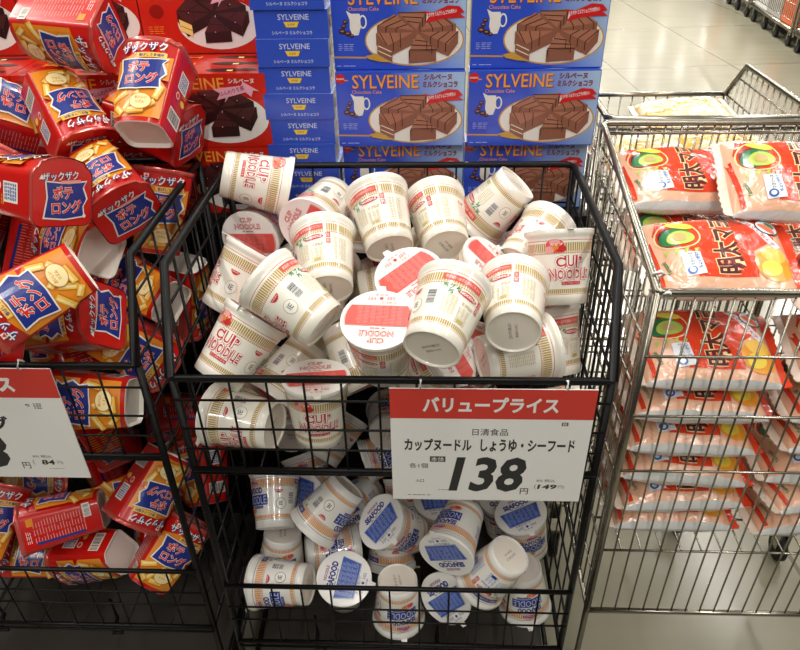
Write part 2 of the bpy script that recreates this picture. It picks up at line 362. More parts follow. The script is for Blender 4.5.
def sn_front_art():
    A = Art(); r = random.Random(4)
    A.poly([(-.034, .006), (.034, .006), (.034, .050), (.022, .062), (-.010, .066), (-.034, .060)], 'snack_orange')
    A.poly([(-.034, .088), (-.010, .096), (.012, .088), (.034, .094), (.034, .060), (-.034, .056)], 'snack_orange')
    for x, y, l, ro in ((-.026, .034, .05, .5), (-.012, .022, .045, 1.0), (.004, .030, .05, 2.2), (.016, .022, .042, .6), (.026, .040, .04, 1.3), (-.020, .075, .032, .9), (.024, .076, .030, 2.2), (.0, .014, .05, .1), (-.024, .014, .03, 2.4)):
        l *= .8; x = max(-.026, min(.026, x))
        A.rect(x, y, l*.62, .0100, 'fry_edge', ro); A.rect(x, y+.001, l*.60, .0075, 'snack_yellow', ro); A.rect(x, y+.002, l*.5, .003, 'snack_cream', ro)
    banner(A, 0, .066, .060, .043, .06)
    A.rect(.010, .0915, .036, .007, 'snack_yellow', .05); A.text('香ばしうま塩味', .010, .0915, .031, .0045, 'snack_navy', .02, .05)
    A.outlined('ザックザク', -.001, .1025, .056, .0125, 'snack_navy', 'snack_white', .09, .02, .08)
    A.ell(.006, .026, .0155, .0115, 'fry_edge'); A.ell(.006, .026, .0145, .0105, 'snack_cream'); A.text('おいしい', .006, .031, .016, .004, 'fry_edge', .02); A.text('リズム', .006, .025, .012, .004, 'fry_edge', .02)
    A.rect(-.020, .108, .006, .005, 'snack_white'); A.text('▲', -.020, .108, .005, .004, 'snack_letter')
    return A
def sn_side_art(nut):
    A = Art()
    if nut:
        A.lines(.0, .060, .036, .076, 18, 'lid_pink', .22, seed=3, words=3); A.rect(-.019, .060, .004, .07, 'snack_navy'); A.rect(.012, .018, .022, .011, 'snack_white')
        A.bars(.012, .018, .020, .008, 9, 'ink_grey'); A.rect(.016, .100, .012, .010, 'snack_orange'); A.lines(-.006, .105, .02, .008, 3, 'snack_white', .3)
    else:
        A.rect(0, .080, .024, .026, 'snack_white')
        A.lines(0, .080, .020, .022, 7, 'tag_blue', .6, seed=11, words=5)
        A.rect(.0, .026, .032, .020, 'snack_white'); A.bars(.0, .026, .028, .015, 14, 'ink_black', seed=9)
        A.ell(.010, .055, .006, .0045, 'snack_yellow'); A.ell(-.006, .058, .005, .005, 'snack_white'); A.ell(-.006, .058, .0035, .0035, 'snack_letter'); A.lines(.010, .066, .012, .006, 2, 'snack_yellow', .4)
    return A
def sn_back_art():
    A = Art(); A.lines(0, .05, .05, .05, 9, 'snack_yellow', .25, seed=6); banner(A, 0, .092, .040, .024); return A
def make_snack():
    root = empty('snack_pack'); b = MB(); zs = [0, .03, .06, .09, .113, .1145, .117, SN_L]; rings = []
    gr = [0, 0, 0, 0, 0, .0012, .0016, .001]
    V = []; F = []
    for z, g in zip(zs, gr): V += [(x, y, z) for x, y in sn_section(z, grow=g)]
    k = len(sn_section(0))
    for i in range(len(zs)-1):
        for j in range(k): F.append((i*k+j, i*k+(j+1) % k, (i+1)*k+(j+1) % k, (i+1)*k+j))
    b.add(V, F[:4*k], 'snack_red', True)
    b.add(V, F[4*k:], 'snack_rim', True)
    b.art(sn_front_art(), sn_front, gx=.006, gy=.03, eps=.00016)
    b.art(sn_side_art(False), sn_side(1), eps=.00016); b.art(sn_side_art(True), sn_side(-1), eps=.00016); b.art(sn_back_art(), sn_back, eps=.00016)
    b.build('carton', root)
    d = MB(); S = sn_section(0); S2 = [(x*.90, y*.90) for x, y in S]; S1 = [(x*.96, y*.96) for x, y in S]
    V = [(x, y, 0) for x, y in S]+[(x, y, -.0006) for x, y in S1]+[(x, y, .005) for x, y in S2]
    F = [(j, i*k+j, 0) for i, j in ()]
    for i in (0, 1):
        for j in range(k): F.append(((i+1)*k+j, (i+1)*k+(j+1) % k, i*k+(j+1) % k, i*k+j))
    F.append(tuple(2*k+j for j in range(k))[::-1]); d.add(V, F, 'snack_white'); d.build('carton_base', root)
    l = MB(); S = [(x*.975, y*.975) for x, y in sn_section(SN_L, grow=.001)]; l.add([(x, y, SN_L-.001) for x, y in S], [tuple(range(k))], 'snack_red')
    A = Art(); banner(A, .003, -.006, .060, .046, .05); A.outlined('ザックザク', -.004, .0230, .050, .0105, 'snack_navy', 'snack_white', .09, .02, .08)
    A.rect(.010, .0165, .028, .004, 'snack_pink' if 'snack_pink' in MAT else 'lid_pink', .06); A.text('▲', -.030, .022, .007, .006, 'snack_white'); A.ell(.030, -.026, .0025, .0025, 'snack_white')
    l.art(A, lambda x, y, h: (y*.95+.002, -x, SN_L-.0008+h), eps=.00016); l.build('film_lid', root)
    return root

# ------------------------------------------------------------------ filled bread bags
BL, BW, BT = .088, .066, .0265
def pil(x, y, top=True):
    fx = max(0, 1-abs(x/BL)**3.2)**.55; fy = max(0, 1-abs(y/BW)**3.5)**.5
    w = .0016*math.sin(x*95+y*40)+.0012*math.sin(y*120-x*50)
    return (BT*fx*fy+w*fx*fy)*(1 if top else -1)
def bread_art():
    A = Art(); q = PI/2
    A.poly([(-.034, -.050), (.038, -.050), (.040, .057), (-.072, .057), (-.080, .030), (-.062, .0), (-.034, -.010)], 'bread_red')
    A.poly([(.038, -.010), (.070, .015), (.080, .057), (.038, .057)], 'bread_red')
    A.ell(-.050, .022, .029, .027, 'bread_cream'); A.ell(-.050, .022, .027, .025, 'bread_red'); A.text('MAYO', -.052, .052, .028, .007, 'bread_cream', .02)
    A.ell(-.060, .018, .014, .018, 'bread_ink', rot=.3); A.ell(-.052, .018, .022, .0165, 'avocado_green', rot=.25); A.ell(-.047, .016, .018, .0135, 'avocado_light', rot=.25); A.ell(-.048, .017, .009, .008, 'avocado_pit', rot=.2)
    A.ell(-.046, .040, .018, .0065, 'mayo_yellow', rot=-.15)
    for k in range(4): A.poly([(-.070+.012*k, -.006), (-.064+.012*k, -.004), (-.069+.012*k, -.016)], 'avocado_light')
    A.rect(-.038, -.030, .024, .036, 'tag_white', .1); A.text('ちょいがけ', -.032, -.026, .026, .006, 'tag_blue', .02, q+.1); A.text('マヨソース', -.040, -.024, .020, .005, 'ink_black', .01, q+.1); A.ell(-.041, -.041, .006, .006, 'tag_blue'); A.ell(-.041, -.041, .0035, .0035, 'tag_white')
    A.outlined('明太マヨ', .006, .004, .100, .033, 'bread_cream', 'bread_ink', .075, .028, q)
    A.poly([(.034, .052), (.044, .052), (.076, .004), (.068, -.004)], 'tag_white'); A.text('ほぐし明太子', .055, .024, .048, .0055, 'bread_red', .02, -.98)
    A.ell(.066, .038, .016, .015, 'ink_black'); A.ell(.066, .038, .0145, .0135, 'tag_white'); A.ell(.064, .034, .012, .005, 'roe_salmon', rot=-.6); A.ell(.070, .042, .007, .004, 'avocado_green', rot=-.6)
    A.text('MAYO', .058, .0585, .022, .006, 'bread_cream', .02, -.1)
    A.ell(.060, -.030, .025, .024, 'bread_orange', rot=.5); A.ell(.062, -.014, .016, .013, 'snack_yellow'); A.ell(.056, -.036, .015, .011, 'mayo_yellow', rot=.5)
    A.text('Yamazaki', -.070, -.032, .022, .006, 'avocado_green', .02, 1.9)
    A.poly([(-.080, -.058), (-.074, -.058), (-.083, .020), (-.088, .020)], 'bread_red')
    return A
def make_bread():
    root = empty('bread_bag'); b = MB(); nx, ny = 26, 16
    for top in (True, False):
        V = []; F = []
        for i in range(nx+1):
            for j in range(ny+1):
                x = BL*math.sin(PI/2*(2*i/nx-1)); y = BW*math.sin(PI/2*(2*j/ny-1)); V.append((x, y, pil(x, y, top)))
        for i in range(nx):
            for j in range(ny):
                a = i*(ny+1)+j; f = (a, a+ny+1, a+ny+2, a+1); F.append(f if top else f[::-1])
        if top:      # the white underside film wraps up both long sides
            W_ = [f for f in F if max(abs(V[k][1]) for k in f) > .0640]; F = [f for f in F if f not in W_]; b.add(V, W_, 'film_white', True)
        b.add(V, F, 'film_peach' if top else 'film_white', True)
    b.art(bread_art(), lambda x, y, h: (x, y, pil(x, y)+h), gx=.010, gy=.010, eps=.0003)
    A = Art(); A.bars(.045, .02, .04, .03, 18, 'ink_grey'); A.lines(-.02, .0, .06, .08, 10, 'ink_grey', .3, words=4)
    A.bars(-.035, -.052, .030, .014, 12, 'ink_grey'); A.lines(.02, -.052, .04, .016, 4, 'ink_grey', .3)
    b.art(A, lambda x, y, h: (-x, y, pil(-x, y, False)-h), gx=.015, gy=.010, eps=.0003)
    b.build('bag', root)
    for s in (-1, 1):
        e = MB(); V = []; n = 24
        for z in (.0007, -.0007):
            for i in range(n+1):
                y = -BW*.97+2*BW*.97*i/n; V.append((s*(BL-.002), y, z)); V.append((s*(BL+.011+(.0018 if i % 2 else 0)), y, z+.003*math.sin(y*60)))
        F = []; o = 2*(n+1)
        for i in range(n):
            F += [(2*i, 2*i+1, 2*i+3, 2*i+2), (o+2*i+2, o+2*i+3, o+2*i+1, o+2*i), (2*i+1, o+2*i+1, o+2*i+3, 2*i+3)]
        if s < 0: F = [f[::-1] for f in F]
        e.add(V, F, 'film_clear' if s < 0 else 'bread_red'); e.build('seal', root)
    return root
def make_loaf():
    root = empty('bread_bag'); b = MB(); nx, ny = 22, 14
    for top in (True, False):
        V = []; F = []
        for i in range(nx+1):
            for j in range(ny+1):
                x = BL*math.sin(PI/2*(2*i/nx-1)); y = BW*math.sin(PI/2*(2*j/ny-1)); V.append((x, y, pil(x, y, top)*.8))
        for i in range(nx):
            for j in range(ny):
                a = i*(ny+1)+j; f = (a, a+ny+1, a+ny+2, a+1); F.append(f if top else f[::-1])
        b.add(V, F, 'loaf_film', True)
    b.build('bag', root)
    for s in (-1, 1):
        e = MB(); e.box(min(s*BL*.99, s*(BL+.01)), max(s*BL*.99, s*(BL+.01)), -BW*.95, BW*.95, -.0008, .0008, 'film_clear'); e.build('seal', root)
    return root

# ------------------------------------------------------------------ cake boxes
KW, KH, KT = .211, .123, .0424
def cakes(A, cx, cy, rx, ry, h, dirs, half, mt, ms, ml, n=3, r0=.10):
    for th in sorted(dirs, key=lambda t: math.sin(math.radians(t)), reverse=True):     # far ones first
        t = math.radians(th); d = math.radians(half); f = 1.0
        g = [(cx+rx*r0*math.cos(t), cy+ry*r0*math.sin(t)), (cx+rx*math.cos(t-d)*f, cy+ry*math.sin(t-d)*f), (cx+rx*math.cos(t+d)*f, cy+ry*math.sin(t+d)*f)]
        for a, b in ((0, 1), (1, 2), (2, 0)):
            (x0, y0), (x1, y1) = g[a], g[b]
            if x1-x0 > 0: A.poly([(x0, y0), (x1, y1), (x1, y1+h), (x0, y0+h)], ms)
        T = [(x, y+h) for x, y in g]; A.poly(T, mt)
        for k in range(n):
            q = .35+.55*k/max(1, n-1) if n > 1 else .5; q2 = min(1, q+.14)
            p = (T[0][0]+(T[1][0]-T[0][0])*q, T[0][1]+(T[1][1]-T[0][1])*q); e = (T[0][0]+(T[2][0]-T[0][0])*q2, T[0][1]+(T[2][1]-T[0][1])*q2)
            l = math.hypot(e[0]-p[0], e[1]-p[1]); A.rect((p[0]+e[0])/2, (p[1]+e[1])/2, l, .0013, ml, math.atan2(e[1]-p[1], e[0]-p[0]))
            if p[1] < e[1] or True:
                lo = p if p[1] < e[1] else e; A.rect(lo[0], lo[1]-h*.35, .0012, h*.7, ml)
def P_(pts):   # from the box face in 0..740 x 0..390 drawing units
    return [((x/740-.5)*KW, (.5-y/390)*KH) for x, y in pts]
def box_face(dark):
    A = Art(); pt = lambda x, y: P_([(x, y)])[0]
    S = KW/740
    if dark:
        x, y = pt(480, 235); A.ell(x, y, 255*S, 148*S, 'plate_white', 36)
        x, y = pt(450, 235); cakes(A, x, y, 222*S, 116*S, 62*S, (100, 42, 150, 197, -18, -85), 22, 'dark_top', 'dark_side', 'dark_side', 1)
        A.poly(P_([(238, 210), (312, 240), (312, 300), (238, 268)]), 'sponge'); A.rect(*pt(275, 255), 78*S, 3*S, 'dark_side', -.38)
        for x, y in ((375, 110), (560, 140), (300, 180), (580, 230), (450, 280)):
            a, b = pt(x, y); A.ell(a, b, 12*S, 10*S, 'dark_side'); A.ell(a+3*S, b+3*S, 4*S, 3*S, 'ribbon_pink')
        x, y = pt(300, 50); A.text('SYLVEINE', x, y, 400*S, 66*S, 'box_gold', .01)
        x, y = pt(190, 102); A.text('Chocolate Cake', x, y, 160*S, 20*S, 'box_gold')
        x, y = pt(600, 38); A.text('シルベーヌ', x, y, 150*S, 28*S, 'sign_white', .02)
        A.poly(P_([(430, 78), (470, 100), (445, 135), (620, 95), (650, 120), (665, 85), (700, 90), (610, 40), (600, 60)]), 'ribbon_pink'); x, y = pt(540, 88); A.text('ふんわり食感', x, y, 150*S, 26*S, 'maroon', .01, .25)
        x, y = pt(45, 50); A.ell(x, y, 28*S, 26*S, 'box_red_deep'); A.text('BOURBON', x, y, 44*S, 10*S, 'box_gold', .02)
        x, y = pt(105, 170); A.ell(x, y, 44*S, 40*S, 'box_red_deep'); A.lines(*pt(90, 265), 100*S, 50*S, 4, 'box_gold', .25)
        A.rect(*pt(115, 330), 220*S, 6*S, 'plate_gold', -.03)
        return A
    x, y = pt(455, 250); A.ell(x, y, 276*S, 138*S, 'plate_gold', 40); A.ell(x, y, 268*S, 130*S, 'plate_white', 40)
    x, y = pt(470, 265); cakes(A, x, y, 228*S, 108*S, 64*S, (97, 40, 143, 203, -20, -82), 20, 'cake_top', 'cake_side', 'cake_line', 3)
    A.poly(P_([(247, 248), (330, 283), (330, 352), (247, 312)]), 'cake_side')
    for k in (0, 1): A.rect(*pt(289, 288+k*24), 80*S, 5*S, 'cake_cream', -.42)
    x, y = pt(285, 48); A.text('SYLVEINE', x+.0012, y-.0012, 378*S, 76*S, 'maroon', .008); A.text('SYLVEINE', x, y, 378*S, 76*S, 'box_gold', .008)
    x, y = pt(178, 100); A.text('Chocolate Cake', x, y, 170*S, 20*S, 'box_gold')
    x, y = pt(585, 27); A.text('シルベーヌ', x, y, 160*S, 34*S, 'maroon', .045); x, y = pt(598, 64); A.text('ミルクショコラ', x, y, 200*S, 36*S, 'maroon', .045)
    A.poly(P_([(505, 115), (560, 118), (640, 88), (700, 92), (730, 120), (700, 125), (735, 145), (690, 145), (600, 150), (515, 170), (535, 140)]), 'ribbon_red'); x, y = pt(605, 122); A.text('まろやか ミルクショコラの味わい', x, y, 165*S, 24*S, 'sign_white', .02, .14)
    x, y = pt(28, 32); A.ell(x, y, 28*S, 28*S, 'ribbon_red'); A.text('BOURBON', x, y, 44*S, 10*S, 'sign_white', .02); A.rect(*pt(62, 40), 22*S, 5*S, 'box_gold')
    # milk jug with handle, chocolate pieces
    A.poly(P_([(82, 108), (110, 122), (155, 122), (163, 150), (158, 190), (145, 222), (112, 225), (98, 190), (100, 150)]), 'plate_white')
    a, b = pt(172, 160); A.ell(a, b, 22*S, 36*S, 'plate_white'); A.ell(a, b, 14*S, 27*S, 'box_blue'); A.poly(P_([(125, 122), (158, 124), (160, 185), (140, 215), (120, 200)]), 'plate_white')
    for x, y, r in ((55, 205, 20), (75, 160, 14), (85, 215, 18), (65, 180, 15), (108, 225, 13)): a, b = pt(x, y); A.ell(a, b, r*S, r*.8*S, 'cake_line', 7); A.ell(a, b+2*S, r*.6*S, r*.3*S, 'cake_top', 6)
    A.lines(*pt(75, 280), 90*S, 40*S, 4, 'ink_pale', .2); A.rect(*pt(90, 330), 190*S, 9*S, 'plate_gold', -.02); A.poly(P_([(180, 322), (235, 310), (330, 355), (260, 350), (200, 338)]), 'plate_gold')
    A.lines(*pt(70, 372), 110*S, 8*S, 1, 'ink_pale', .4)
    return A
def box_end(dark):
    A = Art(); A.text('SYLVEINE', .004, .0105, .052, .0085, 'box_gold' if dark else 'ink_pale', .01); A.poly([(-.013, .0035), (.013, .0035), (.009, -.0045), (-.009, -.0045)], 'yellow_mark'); A.lines(0, -.0005, .012, .003, 2, 'box_blue_deep' if not dark else 'box_red_deep', .4)
    A.text('シルベーヌ ミルクショコラ' if not dark else 'シルベーヌ', 0, -.0125, .068 if not dark else .04, .0055, 'ink_pale' if not dark else 'sign_white', .02); return A
def box_top(dark):
    A = Art()
    A.rect(-.05, 0, .05, .014, 'box_gold' if dark else 'box_sky'); A.lines(-.06, 0, .07, .02, 2, 'box_red_deep' if dark else 'maroon', .5)
    A.ell(.035, .0, .032, .011, 'dark_side' if dark else 'plate_white'); A.rect(.045, -.003, .010, .008, 'sponge' if dark else 'cake_top'); A.ell(.070, .002, .02, .008, 'dark_side' if dark else 'cake_top'); return A
def make_box(dark):   # upright box: face looks to -y, origin at bottom centre of the face
    b = MB(); body = 'box_red' if dark else 'box_blue'; e = .0012
    W, H, T = KW/2, KH, KT
    b.box(-W, W, 0, T, 0, H, body)
    if not dark: b.add([(-W+.001, -.0001, .001), (W-.001, -.0001, .001), (W-.001, -.0001, H-.001), (-W+.001, -.0001, H-.001)], [(0, 1, 2, 3)], 'box_blue_face')
    b.art(box_face(dark), lambda x, y, h: (x, -h, y+H/2), eps=.00012)
    b.art(box_end(dark), lambda x, y, h: (W+h, T/2-y, H/2+x), eps=.00012); b.art(box_end(dark), lambda x, y, h: (-W-h, T/2-y, H/2-x), eps=.00012)
    b.art(box_top(dark), lambda x, y, h: (x, T/2+y, H+h), eps=.00012)
    o = b.build('cake_box'); bv = o.modifiers.new('b', 'BEVEL'); bv.width = .0008; bv.segments = 1; bv.limit_method = 'ANGLE'; bv.angle_limit = math.radians(80)
    return o
ITEMS = [
    ('r', [-0.3191, 1.0173, 1.0354], [0.2461, -0.7672, 0.2315, -0.5452], 'red noodle cup lying on its side at the back left corner, base to the left'),
    ('r', [-0.2682, 1.0992, 0.9253], [0.4891, 0.5514, 0.4145, -0.5338], 'red noodle cup with its lid facing out below the cup lying at back left'),
    ('r', [-0.3044, 0.8593, 0.8841], [0.0916, -0.2865, -0.2359, -0.924], 'red noodle cup leaning right against the left wires, round emblem and barcode showing'),
    ('r', [-0.1348, 0.7462, 0.9367], [0.186, 0.3976, -0.3433, -0.8303], 'red noodle cup lying with its base pointing down right, barcode up, left of middle'),
    ('r', [-0.1396, 0.8259, 0.9411], [0.5434, -0.4203, 0.3503, 0.6367], 'upright looking red noodle cup, cream base showing, left of the centre rear cup'),
    ('r', [-0.0562, 0.9033, 0.9644], [0.5965, -0.43, 0.2563, 0.6273], 'red noodle cup tipped back at the centre rear, green marks and red banner showing'),
    ('r', [0.0266, 0.9297, 0.9538], [0.6863, -0.5304, 0.2154, 0.4486], 'red noodle cup showing its large cream base, right of the centre rear cup'),
    ('r', [0.1419, 1.0568, 1.0031], [0.0162, 0.9354, -0.0526, -0.3493], 'red noodle cup tipped with its lid down left, barcode and pork circle showing, rear right'),
    ('r', [0.1315, 0.9313, 0.9205], [0.0333, 0.3473, 0.494, 0.7964], 'red noodle cup with pale base facing out, left of the standing cup at right'),
    ('r', [0.1891, 0.8461, 0.9078], [0.7384, -0.1818, -0.1889, -0.6214], 'red noodle cup standing with its logo forward against the right wires'),
    ('r', [-0.1532, 1.0458, 0.9841], [0.6347, 0.7266, 0.0745, -0.2522], 'red noodle cup with its red lid tipped left, just behind the upright cup'),
    ('r', [-0.2997, 0.9693, 0.8124], [0.3887, -0.36, 0.2898, -0.7971], 'red noodle cup with a narrow red lid showing left of the upright cup'),
    ('r', [-0.1658, 0.8943, 0.8673], [0.5854, -0.5106, -0.3731, -0.5073], 'red noodle cup deep in the pile, logo and cream base showing between two tipped cups'),
    ('r', [-0.0169, 0.8671, 0.8729], [0.4278, 0.0555, -0.2106, 0.8772], 'red noodle cup with slanting red lid under the cup with the large cream base'),
    ('r', [-0.0611, 0.7661, 0.8554], [0.7208, 0.0981, -0.1091, 0.6775], 'red noodle cup with a wide lid printed upside down in mid pile'),
    ('r', [0.0286, 0.9161, 0.8657], [0.7645, 0.2737, 0.1953, 0.55], 'red noodle cup with lid seen edge on, under the tipped rear right cup'),
    ('r', [0.0037, 0.6619, 0.9602], [0.3206, -0.0574, 0.5867, 0.7414], 'red noodle cup tipped back in the middle right, green recycling marks and barcode showing'),
    ('r', [0.1071, 0.7263, 0.9408], [0.5934, -0.4808, 0.4505, 0.4623], 'red noodle cup pointing its round base at the viewer below the standing logo cup'),
    ('r', [0.0739, 0.7753, 0.8581], [0.6698, 0.0798, 0.6798, 0.2878], 'red noodle cup lying on its side just above the price sign, lid to the right'),
    ('r', [0.1978, 0.8468, 0.7796], [0.277, -0.1608, 0.2489, 0.914], 'big red noodle cup standing in the front right corner, barcode facing forward'),
    ('r', [-0.2923, 0.7468, 0.8462], [0.5095, -0.4077, -0.0853, -0.7529], 'red noodle cup leaning right at front left, large logo facing forward'),
    ('r', [-0.1322, 0.8815, 0.8472], [0.3078, 0.9205, -0.0149, 0.2404], 'red noodle cup standing on its lid behind the front rail, pork circle and glossy highlight'),
    ('r', [-0.1873, 0.8914, 0.7957], [0.4769, 0.8309, -0.2121, -0.1928], 'red noodle cup slanting behind the cup that stands at the front wires'),
    ('r', [-0.1596, 0.7549, 0.7335], [0.7649, -0.0488, -0.0286, -0.6417], 'red noodle cup standing upright at the front wires with its whole lid showing'),
    ('r', [-0.2215, 0.7512, 0.7543], [0.3503, 0.4929, -0.5169, -0.606], 'red noodle cup lying behind the front left wires, base pointing right'),
    ('r', [-0.0383, 0.966, 0.8064], [0.0167, -0.7065, -0.5558, 0.4377], 'red noodle cup slanting behind the front wires beside the price sign'),
    ('r', [-0.0384, 0.8086, 0.7926], [0.8217, 0.2728, 0.2935, 0.4052], 'red noodle cup tipped right, narrow red lid, above the left end of sign'),
    ('r', [0.0471, 0.856, 0.7389], [0.626, -0.1888, 0.103, -0.7496], 'red noodle cup wedged between the cup above the sign and the one with green marks'),
    ('r', [-0.2051, 0.9438, 0.7315], [0.7561, -0.0992, 0.3919, 0.5146], 'red noodle cup deep under the cup that stands on its lid, gold bands showing'),
    ('r', [0.1202, 0.7774, 0.7509], [0.7157, 0.2937, 0.57, 0.2768], 'red noodle cup in the front right corner behind the edge of the price sign'),
    ('r', [-0.2676, 1.0375, 0.8455], [0.4862, -0.5428, 0.2595, -0.6338], 'noodle cup in shadow behind the leaning cups at the left'),
    ('r', [0.2188, 0.9828, 0.8186], [0.5033, 0.4065, -0.7222, -0.2448], 'noodle cup in shadow behind the standing logo cup'),
    ('r', [-0.1438, 1.0312, 0.8155], [0.7017, 0.1175, 0.6049, 0.3577], 'noodle cup in shadow under the upright cup at left of centre'),
    ('r', [0.1182, 0.9331, 0.7435], [0.4733, -0.5764, -0.3488, 0.5675], 'noodle cup in shadow behind the top of the price sign'),
    ('r', [-0.2202, 1.0402, 0.7343], [0.6708, 0.2419, -0.438, -0.5474], 'noodle cup in shadow under the cup lying base down right'),
    ('r', [-0.1057, 0.936, 0.8686], [0.6498, 0.2683, 0.5983, 0.3846], 'noodle cup in shadow under the wide red lid in the middle'),
    ('b', [-0.2616, 0.9929, 0.5007], [0.1832, -0.009, -0.7301, -0.6582], 'blue banded noodle cup whose cream base shows under the red cup lying at front left'),
    ('b', [-0.2772, 0.8365, 0.4246], [0.3443, -0.127, -0.4329, -0.8234], 'blue banded noodle cup standing at the left under the upper shelf'),
    ('b', [-0.2754, 0.871, 0.3751], [0.104, 0.7686, -0.6311, 0.0106], 'blue banded noodle cup turned over, cream base up, under the left standing cup'),
    ('b', [-0.1899, 0.9903, 0.3746], [0.8535, 0.4652, -0.2027, -0.1182], 'blue banded noodle cup with dark blue lid, left of the tipped cup'),
    ('b', [-0.1411, 0.8678, 0.5078], [0.3495, 0.8567, -0.2755, -0.2608], 'blue banded noodle cup tipped with its lid down left, circle mark showing'),
    ('b', [-0.1547, 0.7994, 0.2869], [0.9799, 0.173, 0.0553, -0.0822], 'blue banded noodle cup, large round lid facing out above the lower rail'),
    ('b', [-0.2343, 0.8594, 0.3197], [0.3297, -0.7125, 0.1894, -0.5897], 'blue banded noodle cup lying behind the lower front wires under the round lid'),
    ('b', [-0.2088, 0.759, 0.3704], [0.409, 0.5277, -0.543, -0.5093], 'blue banded noodle cup lying across the lower left rail, base to the right'),
    ('b', [-0.0527, 0.7741, 0.3694], [0.0285, 0.786, -0.617, 0.0258], 'blue banded noodle cup standing on its lid at the lower wires, base up'),
    ('b', [-0.0229, 0.8578, 0.388], [0.8136, 0.3089, -0.1848, -0.4566], 'blue banded noodle cup, big blue lid facing left, below the left end of sign'),
    ('b', [0.0678, 0.8511, 0.4634], [0.4607, 0.2473, -0.6643, 0.5341], 'blue banded noodle cup with its lid turned down left, printed upside down, centre'),
    ('b', [0.1406, 0.7604, 0.4619], [0.13, -0.8831, -0.3993, 0.2092], 'blue banded noodle cup with its cream base facing up right, at centre right'),
    ('b', [0.0798, 0.8348, 0.309], [0.6942, 0.5624, 0.0323, -0.4479], 'blue banded noodle cup with its lid against the lower rail at the centre'),
    ('b', [0.1702, 0.8019, 0.3722], [0.0143, -0.7371, 0.6714, -0.0758], 'blue banded noodle cup standing on its lid in the lower right corner, base up'),
    ('b', [0.1982, 0.8845, 0.3206], [0.7992, 0.0734, -0.0984, -0.5884], 'blue banded noodle cup with a blue lid just below the right end of the sign'),
    ('b', [0.1588, 0.9738, 0.2677], [0.726, -0.0195, -0.042, 0.6862], 'blue banded noodle cup with its lid edge peeping below the middle of the sign'),
    ('b', [0.0304, 0.9216, 0.3168], [0.7472, 0.0377, -0.0185, -0.6633], 'blue banded noodle cup with its lid edge peeping below the number on the sign'),
    ('b', [-0.0424, 0.9476, 0.2872], [0.2672, -0.1092, -0.384, -0.8771], 'blue banded noodle cup upright in shadow behind the lid that faces left'),
    ('b', [-0.0704, 0.9172, 0.3759], [0.279, 0.9582, -0.0605, 0.018], 'blue banded noodle cup standing on its lid in shadow below the lid that faces left'),
    ('b', [-0.2138, 1.0004, 0.4364], [0.5007, -0.4429, -0.1627, -0.7257], 'blue banded noodle cup glimpsed through the upper wires at the left'),
    ('b', [-0.2299, 1.0027, 0.3115], [0.691, -0.1318, -0.369, -0.6075], 'blue banded noodle cup glimpsed through the upper wires under the standing cup'),
    ('b', [-0.0781, 0.9933, 0.514], [0.4735, -0.6099, -0.5064, -0.3838], 'blue banded noodle cup with a round cream base glimpsed through the upper wires'),
    ('b', [-0.0365, 1.0725, 0.4086], [0.6083, 0.3982, -0.6702, -0.149], 'blue banded noodle cup glimpsed through the upper wires beside the sign'),
    ('s', [-0.6112, 1.1103, 1.2332], [0.565, -0.3491, 0.6469, -0.3747], 'top red snack pack lying barcode side up with its lid to the right'),
    ('s', [-0.4138, 0.9812, 1.109], [0.6059, -0.3301, -0.3099, -0.6541], 'red snack pack tipped forward showing its whitish base, beside the dark chocolate cake boxes'),
    ('s', [-0.596, 1.0925, 1.1544], [0.2127, 0.8553, -0.2726, 0.3858], 'red snack pack standing on its lid in the upper middle of the pile'),
    ('s', [-0.6045, 0.8923, 1.0734], [0.2755, 0.6999, -0.0047, 0.659], 'red snack pack with its banner lid facing out at the upper left of the pile'),
    ('s', [-0.71, 0.9305, 0.9882], [0.8918, -0.3444, 0.2475, 0.1577], 'red snack pack leaning at the left edge with its plain text side showing'),
    ('s', [-0.6085, 1.1111, 1.0679], [0.8577, 0.2329, -0.4533, -0.0688], 'red snack pack partly hidden near the left edge below the topmost pack'),
    ('s', [-0.5093, 1.1138, 1.1034], [0.082, 0.7874, -0.0822, 0.6054], 'red snack pack with a narrow lid showing beside the chocolate cake boxes'),
    ('s', [-0.5146, 1.0132, 1.0558], [0.1665, 0.657, -0.4632, 0.571], 'red snack pack with a darker banner lid pointing down right, over the white base'),
    ('s', [-0.4946, 0.9229, 0.9474], [0.4645, 0.0768, -0.7537, -0.4586], 'red snack pack with its whole white base facing out at the right of the pile'),
    ('s', [-0.6865, 0.9896, 0.8509], [0.9389, -0.1843, 0.2043, 0.2069], 'red snack pack at the left edge with red text side, below the leaning one'),
    ('s', [-0.4641, 0.8022, 0.9925], [0.5787, 0.6116, -0.521, -0.14], 'red snack pack slanting at the left with fries and sticker, above the banner lid'),
    ('s', [-0.5935, 0.8529, 0.8553], [0.2349, -0.5296, 0.2661, -0.7704], 'red snack pack with a large banner lid above the front rail'),
    ('s', [-0.4497, 1.0082, 0.9022], [0.7841, -0.2346, -0.0856, -0.5682], 'red snack pack upright behind the side rail with fries low on its front'),
    ('s', [-0.4198, 0.9506, 0.8369], [0.5996, 0.0529, -0.6596, -0.4502], 'red snack pack with a pale base in shadow by the side wires'),
    ('s', [-0.4454, 0.7981, 0.759], [0.6197, 0.3303, -0.6217, -0.347], 'red snack pack lying behind the front panel right of the sign, base to the right'),
    ('s', [-0.4681, 0.8994, 0.5496], [0.4669, 0.7962, -0.3833, -0.0338], 'red snack pack slanting behind the side wires beside the corner post'),
    ('s', [-0.9075, 0.9977, 0.359], [0.2807, -0.8114, 0.0946, -0.5038], 'dark red snack pack just below the sign at the left'),
    ('s', [-0.5896, 0.8439, 0.4618], [0.6118, -0.0915, -0.7176, 0.3198], 'red snack pack lying below the sign with its text side up'),
